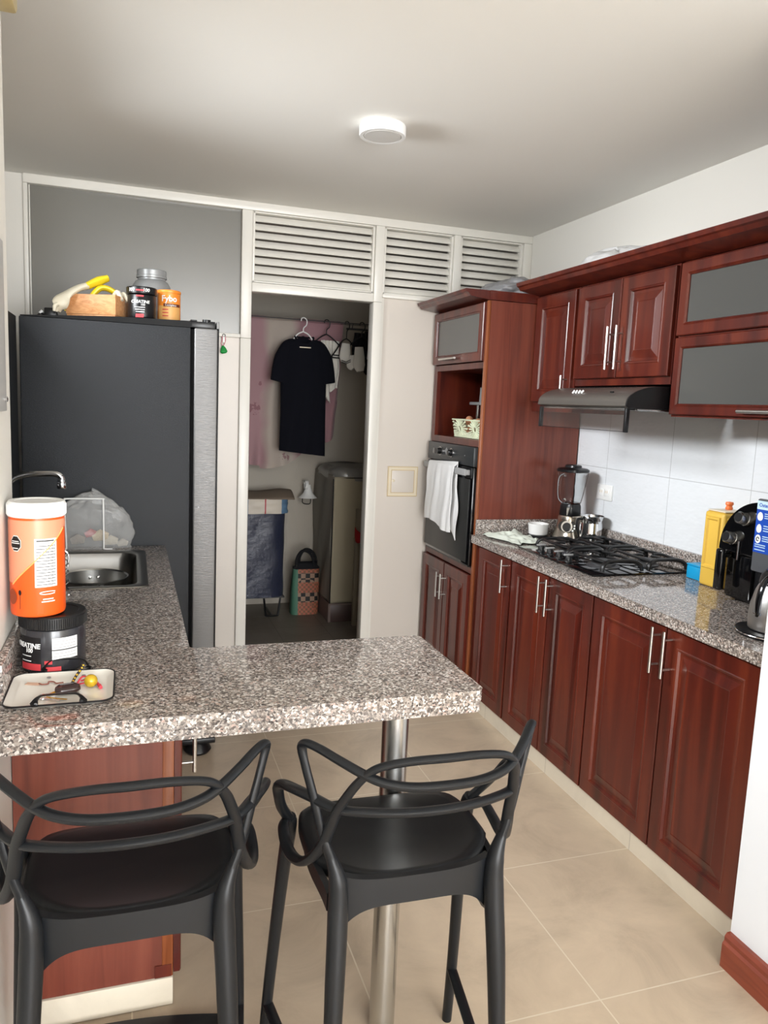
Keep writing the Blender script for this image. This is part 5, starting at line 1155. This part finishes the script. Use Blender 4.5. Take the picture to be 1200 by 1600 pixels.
hanger('cream plastic hanger inside the dark t-shirt', 'white', 1.075, 5.0, 0.0, 2.058, 0.125, 0.165, True)
MT['blackhanger'] = mat('black_hanger', (24, 24, 26), 0.4)
hanger('black hanger just right of the dark t-shirt', 'blackhanger', 1.245, 5.06, 0.12, 2.063, 0.17, 0.17)
hanger('black hanger holding the white socks', 'blackhanger', 1.385, 5.06, 0.45, 2.063, 0.13, 0.19)
hanger('black hanger farthest right, beside the dark underwear', 'blackhanger', 1.49, 5.06, 0.1, 2.063, 0.15, 0.17)
# t-shirt
def tshirt():
    b = MB()
    # half outline of the flat garment (x from the middle, z) in rows
    def half(v):   # v 0 at shoulder .. 1 hem : body half width
        return 0.160-0.006*math.sin(PI*v)-0.004*v
    cx0, ztop, zhem, yc = 1.083, 1.955, 1.185, 5.0
    def body(sgn):
        def fn(s, v):
            x = (2*s-1); sh = 0.165*0.0
            zt = ztop-0.075*abs(x)**1.2 - (0.055*math.exp(-(x/0.28)**2) if sgn > 0 else 0.0)
            z = zt+(zhem-0.016*x-zt)*v
            wd = half(v)*(1.0 if v > 0.2 else 0.80+0.20*v/0.2)
            y = yc-sgn*(0.030+0.022*math.sin(PI*min(1, v*0.9+0.1)))*math.sqrt(max(0, 1-abs(x)**2.2))+0.007*math.sin(x*9+v*4)*v
            return (cx0+0.008*v+x*wd, y, z)
        return fn
    b.surf(body(1), 36, 34); b.surf(body(-1), 36, 34)
    o = b
    for s in (-1, 1):
        b.tube(smooth_path([(cx0+s*0.05, yc, 1.902), (cx0+s*0.092, yc, 1.872), (cx0+s*0.128, yc-0.002, 1.80), (cx0+s*0.148, yc-0.004, 1.72), (cx0+s*0.162, yc-0.005, 1.65)], 5), [0.034, 0.058, 0.066, 0.062, 0.056], 22, flat=[0.5, 0.45, 0.42, 0.42, 0.42], up=(0, 1, 0))
    m = mat('navy_black_cotton', (13, 14, 22), 0.95, spec=0.2)
    return b, m
t = thing('t_shirt', 'dark navy t-shirt on a cream hanger in the laundry doorway', 't-shirt', (1.08, 5.0, 1.17))
b, m_ = tshirt(); b.build('body', m_, t, ang=1.5)
b = MB(); b.box(1.045, 1.12, 4.957, 4.961, 1.873, 1.880, 0.001); b.build('neck_label', 'cream', t)
b = MB(); b.tube(smooth_path([(1.083+0.062*math.cos(a), 5.0-0.034*math.sin(a), 1.945-0.045*max(0, math.sin(a))) for a in [k*PI/6 for k in range(12)]], 3, True), 0.0055, 8, closed=True); b.build('collar', m_, t)
# small laundry
def hangcloth(name, label, cat, x0, x1, y, zt, zb, m, seed, group=None, waves=14, amp=0.008):
    b = MB(); rnd = random.Random(seed); p = rnd.random()*6
    b.surf(lambda s, v: (x0+(x1-x0)*s+0.006*math.sin(v*7+p), y+amp*math.sin(s*waves+p+v*2), zt+(zb-zt)*v*(1-0.05*math.sin(s*5+p))), 22, 22, 0.005)
    return tag(b.build(name, m, ang=1.5), label, cat, group)
MT['whitecloth'] = mat('white_cotton', (226, 222, 214), 0.9, bump=0.3, bscale=150)
hangcloth('towel', 'white towel hanging lowest, close behind the right sleeve of the dark t-shirt', 'towel', 1.215, 1.29, 5.075, 1.94, 1.545, 'whitecloth', 2, 'white laundry', 20, 0.012)
hangcloth('towel', 'white towel hanging a little shorter, between the t-shirt and the white socks', 'towel', 1.285, 1.345, 5.085, 1.94, 1.615, 'whitecloth', 5, 'white laundry', 10, 0.006)
def sock(label, pts, r):
    b = MB(); b.tube(smooth_path(pts), r, 14, flat=0.45, up=(0, 1, 0)); tag(b.build('sock', 'whitecloth'), label, 'sock', 'white socks')
def sock2(label, x0, y, zt, zb, w_, lean):
    t = thing('sock', label, 'sock', (x0, y, zb), 'white socks')
    b = MB(); b.tube(smooth_path([(x0, y, zt), (x0+lean*0.3, y, zt-(zt-zb)*0.35), (x0+lean*0.4, y, zt-(zt-zb)*0.7), (x0+lean, y-0.01, zb+0.01)]), [w_*0.8, w_, w_*1.15, w_*0.7], 14, flat=[0.5]*2, up=(0, 1, 0)); b.build('sock', 'whitecloth', t)
    return t
s_ = sock2('white ankle sock with dark stripes hanging right of the white towels', 1.375, 5.03, 1.925, 1.79, 0.035, -0.012)
for k in range(2):
    b = MB(); b.tube([(1.338, 4.996, 1.80+0.012*k), (1.37, 4.994, 1.79+0.012*k), (1.402, 4.996, 1.806+0.012*k)], 0.0025, 6); b.build('stripe', 'black_ink', s_)
sock2('long white sock hanging in front of the dark underwear', 1.455, 4.99, 1.905, 1.735, 0.036, 0.012)
sock2('white sock bunched between the striped sock and the long sock', 1.415, 5.03, 1.85, 1.755, 0.034, 0.02)
MT['blackcloth'] = mat('black_cotton', (16, 16, 20), 0.9)
hangcloth('underwear', 'black underwear hanging from the rod, left piece of the three', 'underwear', 1.455, 1.54, 5.13, 2.01, 1.76, 'blackcloth', 8, 'dark underwear on the rod')
hangcloth('underwear', 'black underwear hanging from the rod, middle piece of the three', 'underwear', 1.525, 1.61, 5.10, 2.02, 1.74, 'blackcloth', 9, 'dark underwear on the rod')
hangcloth('underwear', 'black underwear hanging from the rod, right piece of the three', 'underwear', 1.60, 1.70, 5.14, 2.02, 1.76, 'blackcloth', 12, 'dark underwear on the rod')
t = thing('strap', 'white strap hanging down in front of the dark underwear', 'strap', (1.535, 5.03, 1.82))
b = MB(); b.tube([(1.533, 5.035, 2.07), (1.535, 5.03, 1.90), (1.53, 5.03, 1.83)], 0.006, 8, flat=0.4, up=(0, 1, 0)); b.build('band', 'white', t)
# wrapped hamper
t = thing('laundry_hamper', 'blue laundry hamper wrapped in clear plastic on black legs', 'hamper', (0.85, 5.32, 0.0))
MT['bluebag'] = mat('dark_blue_bag', (16, 24, 52), 0.35, bump=0.9, bscale=26)
def hamper(sx, sy, z0, z1, amp, x0=0.56, x1=1.045, y0=5.20, y1=5.50):
    def fn(s, v):
        a = 2*PI*s; p = 5; q = (abs(math.cos(a))**p+abs(math.sin(a))**p)**(-1/p)
        w_ = 1+amp*math.sin(11*a+v*9)+amp*math.sin(7*a-v*13)
        return ((x0+x1)/2+(x1-x0)/2*sx*q*math.cos(a)*w_, (y0+y1)/2+(y1-y0)/2*sy*q*math.sin(a)*w_, z0+(z1-z0)*v)
    return fn
b = MB(); b.surf(hamper(0.97, 0.96, 0.15, 0.745, 0.008), 72, 24, closed_u=True); b.build('bag', 'bluebag', t, ang=2)
b = MB(); b.surf(hamper(1.03, 1.04, 0.14, 0.76, 0.020), 96, 32, closed_u=True); b.build('plastic_wrap', 'film', t, ang=3)
b = MB(); b.surf(lambda s, v: (1.03+0.10*math.sin(PI*v)**0.6*(0.6+0.4*math.cos(6*s)), 5.19+0.30*s+0.01*math.sin(v*20), 0.22+0.62*v), 20, 40); b.build('loose_wrap', 'film', t, ang=3)
mb_ = mat('printed_band', (206, 196, 182), 0.5, bump=0.4, bscale=40); nt, N, L, bs = nodes_of(mb_)
tc = N.new('ShaderNodeTexCoord'); sx = N.new('ShaderNodeSeparateXYZ'); L.new(tc.outputs['Object'], sx.inputs[0])
fm = N.new('ShaderNodeMath'); fm.operation = 'FLOORED_MODULO'; L.new(sx.outputs[0], fm.inputs[0]); fm.inputs[1].default_value = 0.30
cr = ramp(nt, [(0.0, (206, 196, 182)), (0.10, (176, 64, 74)), (0.13, (206, 196, 182)), (0.5, (92, 122, 150)), (0.72, (206, 196, 182))], 'CONSTANT')
sc_ = N.new('ShaderNodeMath'); sc_.operation = 'MULTIPLY'; L.new(fm.outputs[0], sc_.inputs[0]); sc_.inputs[1].default_value = 1/0.30; L.new(sc_.outputs[0], cr.inputs[0]); L.new(cr.outputs[0], bs.inputs['Base Color'])
b = MB(); b.surf(hamper(1.045, 1.06, 0.748, 0.85, 0.012), 96, 8, closed_u=True); b.build('printed_band', mb_, t, ang=2)
b = MB(); b.surf(lambda s, v: (0.56+0.53*s, 5.19+0.32*v, 0.852+0.055*math.sin(PI*v)*(0.85+0.15*math.sin(9*s))), 30, 16, 0.004); b.build('cover', mat('brown_grey_cover', (120, 106, 92), 0.8), t, ang=2)
for x in (0.62, 0.955):
    b = MB(); b.tube(smooth_path([(x-0.06, 5.24, 0.15), (x-0.045, 5.24, 0.03), (x-0.035, 5.24, 0.0085), (x+0.035, 5.24, 0.0085), (x+0.045, 5.24, 0.03), (x+0.06, 5.24, 0.15)]), 0.0075, 8); b.tube([(x, 5.24, 0.0085), (x, 5.46, 0.0085)], 0.0075, 8); b.build('leg', 'dark', t)
b = MB(); b.box(0.57, 1.04, 5.22, 5.48, 0.142, 0.152); b.build('base', 'dark', t)
# white bracket lamp
t = thing('wall_bracket', 'white bell-shaped bracket lamp fixed low on the laundry back wall', 'wall bracket', (1.2, 5.5, 0.85))
b = MB(); b.lathe([(0.034, 0.0), (0.034, 0.022), (0.026, 0.022), (0.026, 0.0)], (1.215, 5.45, 0.925), 28, 'x', cap0=False, cap1=False); b.build('ring', 'ceramic', t)
b = MB(); b.lathe([(0.018, 0.925), (0.022, 0.90), (0.034, 0.865), (0.062, 0.835), (0.070, 0.828), (0.064, 0.828), (0.03, 0.86)], (1.245, 5.47, 0), 32, cap1=False); b.build('bell', 'ceramic', t)
b = MB(); b.tube(smooth_path([(1.20, 5.45, 0.826), (1.205, 5.45, 0.79), (1.255, 5.45, 0.785), (1.262, 5.45, 0.826)]), 0.0035, 8); b.build('guard', 'dark', t)
b = MB(); b.tube([(1.235, 5.47, 0.93), (1.235, 5.598, 0.93)], 0.012, 10); b.build('arm', 'ceramic', t)
# woven tote
t = thing('tote_bag', 'woven checked tote bag with black handles standing on the laundry floor', 'tote bag', (1.2, 5.3, 0))
mw = mat('woven_plaid', (150, 90, 70), 0.6); nt, N, L, bs = nodes_of(mw)
tc = N.new('ShaderNodeTexCoord'); sx = N.new('ShaderNodeSeparateXYZ'); L.new(tc.outputs['Object'], sx.inputs[0])
ck = N.new('ShaderNodeTexChecker'); ck.inputs['Scale'].default_value = 62; L.new(tc.outputs['Object'], ck.inputs['Vector'])
ck.inputs['Color1'].default_value = (*lin((172, 96, 74)), 1); ck.inputs['Color2'].default_value = (*lin((120, 84, 60)), 1)
cz_ = ramp(nt, [(0.0, (0, 0, 0)), (0.24, (255, 255, 255)), (0.42, (0, 0, 0)), (0.62, (255, 255, 255)), (0.80, (0, 0, 0))], 'CONSTANT')
mz = N.new('ShaderNodeMath'); mz.operation = 'MULTIPLY'; L.new(sx.outputs[2], mz.inputs[0]); mz.inputs[1].default_value = 1/0.38; L.new(mz.outputs[0], cz_.inputs[0])
ck2 = N.new('ShaderNodeTexChecker'); ck2.inputs['Scale'].default_value = 30; L.new(tc.outputs['Object'], ck2.inputs['Vector'])
ck2.inputs['Color1'].default_value = (*lin((14, 14, 14)), 1); ck2.inputs['Color2'].default_value = (*lin((150, 120, 100)), 1)
mx = N.new('ShaderNodeMix'); mx.data_type = 'RGBA'; L.new(cz_.outputs[0], mx.inputs[0]); L.new(ck.outputs[0], mx.inputs[6]); L.new(ck2.outputs[0], mx.inputs[7])
gx = N.new('ShaderNodeMath'); gx.operation = 'LESS_THAN'; L.new(sx.outputs[0], gx.inputs[0]); gx.inputs[1].default_value = -0.055
mx2 = N.new('ShaderNodeMix'); mx2.data_type = 'RGBA'; L.new(gx.outputs[0], mx2.inputs[0]); L.new(mx.outputs[2], mx2.inputs[6]); mx2.inputs[7].default_value = (*lin((70, 112, 92)), 1)
L.new(mx2.outputs[2], bs.inputs['Base Color'])
def totefn(sc):
    def fn(s, v):
        a = 2*PI*s; p = 4; q = (abs(math.cos(a))**p+abs(math.sin(a))**p)**(-1/p)
        rx = 0.100-0.004*v+0.004*math.sin(PI*v); ry = 0.065-0.028*v
        return (1.200+0.010*v+rx*q*math.cos(a)*sc, 5.31+ry*q*math.sin(a)*sc, 0.001+0.33*v)
    return fn
b = MB(); fn = totefn(1.0); b.surf(fn, 56, 20, closed_u=True); b.face([b.bm.verts.new(fn(k/24, 0)) for k in range(24)]); b.build('body', mw, t, ang=1.2)
b = MB(); b.surf(lambda s, v: (lambda p: (p[0], p[1], 0.332+0.045*v))(totefn(1.0-0.12*0)(s, 1.0)) if v < 0.5 else (lambda p: (1.227+(p[0]-1.227)*0.8, 5.31+(p[1]-5.31)*0.8, 0.332+0.045*v))(totefn(1.0)(s, 1.0)), 40, 4, closed_u=True); b.build('dark_rim', 'blackcloth', t, ang=1.2)
for y in (5.285, 5.335):
    b = MB(); dx = -0.03 if y < 5.3 else 0.0
    b.tube(smooth_path([(1.165+dx, y, 0.33), (1.165+dx, y-0.005, 0.41), (1.20+dx, y-0.01, 0.465), (1.25+dx, y-0.01, 0.455), (1.285+dx, y-0.005, 0.40), (1.29+dx, y, 0.33)]), 0.011, 10, flat=0.7); b.build('handle', 'blackcloth', t)
# washing machine under a fabric cover on a brick plinth
t = thing('brick_plinth', 'low dark tiled plinth under the covered washing machine', 'plinth', (1.6, 5.2, 0))
b = MB(); b.box(1.315, 2.05, 5.03, 5.56, 0.0008, 0.135, 0.003); b.build('block', mat('dark_clay_tile', (78, 60, 56), 0.4), t)
b = MB(); b.box(1.313, 1.316, 5.028, 5.56, 0.0008, 0.135); b.box(1.313, 1.33, 5.0275, 5.0305, 0.0008, 0.135); b.box(1.33, 2.05, 5.0275, 5.0305, 0.122, 0.136); b.build('joint_lines', mat('clay_joint', (120, 104, 98), 0.6), t)
t = thing('washing_machine', 'washing machine hidden under a beige and grey fabric cover', 'washing machine', (1.62, 5.25, 0.136))
MT['covergrey'] = mat('grey_cover_fabric', (140, 134, 124), 0.6, bump=0.7, bscale=16); MT['coverbeige'] = mat('beige_cover_fabric', (166, 156, 134), 0.75, bump=0.5, bscale=12)
b = MB(); b.box(1.325, 2.03, 5.02, 5.55, 0.137, 1.0, 0.02, 3); b.build('body', 'coverbeige', t)
b = MB()
b.surf(lambda s, v: (1.318+0.006*math.sin(s*11+v*9)+0.0*s, 5.012+0.55*s, 0.14+(0.90+0.0*s)*v), 30, 40, 0.003); b.build('side_cover', 'covergrey', t, ang=2)
b = MB(); b.surf(lambda s, v: (1.318+0.72*s, 5.006+0.004*math.sin(s*9+v*11)+0.004*math.sin(v*17+s*3), 0.145+0.885*v), 36, 40, 0.003); b.build('front_cover', 'coverbeige', t, ang=2)
def topc(s, v):
    a = 2*PI*s; p = 6; q = (abs(math.cos(a))**p+abs(math.sin(a))**p)**(-1/p)
    k = 1.0-0.12*v**3
    return (1.68+0.372*q*math.cos(a)*k, 5.285+0.288*q*math.sin(a)*k, 1.0+0.09*v**0.7+0.006*math.sin(a*7)-0.015*(1-v)*math.cos(a))
b = MB(); b.surf(topc, 60, 12, closed_u=True); b.face([b.bm.verts.new(topc(k/40, 1.0)) for k in range(40)]); b.build('top_cover', mat('grey_vinyl_top', (128, 126, 122), 0.3, coat=0.3, bump=0.6, bscale=14), t, ang=1.3)
b = MB(); b.tube([(1.3155, 5.003, 0.145+0.87*k/12) for k in range(13)], 0.0045, 8); b.tube([(1.316, 5.0, 1.022), (2.03, 5.0, 1.03)], 0.004, 8); b.build('piping', 'dark', t)
# wooden stool with red cloth at the right
t = thing('side_table', 'pale slim side table at the right edge of the laundry doorway', 'table', (1.6, 4.85, 0))
MT['palewood'] = mat('pale_painted_wood', (150, 140, 122), 0.6)
for x, y in ((1.475, 4.93), (1.475, 4.62), (1.85, 4.93), (1.85, 4.62)):
    b = MB(); b.box(x-0.016, x+0.016, y-0.016, y+0.016, 0.0008, 0.60, 0.002); b.build('leg', 'palewood', t)
b = MB(); b.box(1.455, 1.87, 4.60, 4.95, 0.601, 0.618, 0.002); b.build('tabletop', 'palewood', t)
b = MB(); b.box(1.462, 1.478, 4.61, 4.94, 0.6185, 0.82, 0.002); b.box(1.462, 1.86, 4.925, 4.94, 0.6185, 0.82, 0.002); b.build('upstand', 'palewood', t)
MT['redcloth'] = mat('red_cloth', (176, 14, 18), 0.7)
b = MB(); b.surf(lambda s, v: (1.452-0.006*math.sin(s*9), 4.90-0.22*s, 0.70-0.06*v*(1+0.4*math.sin(s*6))-0.05*s), 18, 10, 0.004); tag(b.build('red_cloth', 'redcloth', ang=2), 'red cloth hanging on the side of the slim table in the laundry', 'cloth')
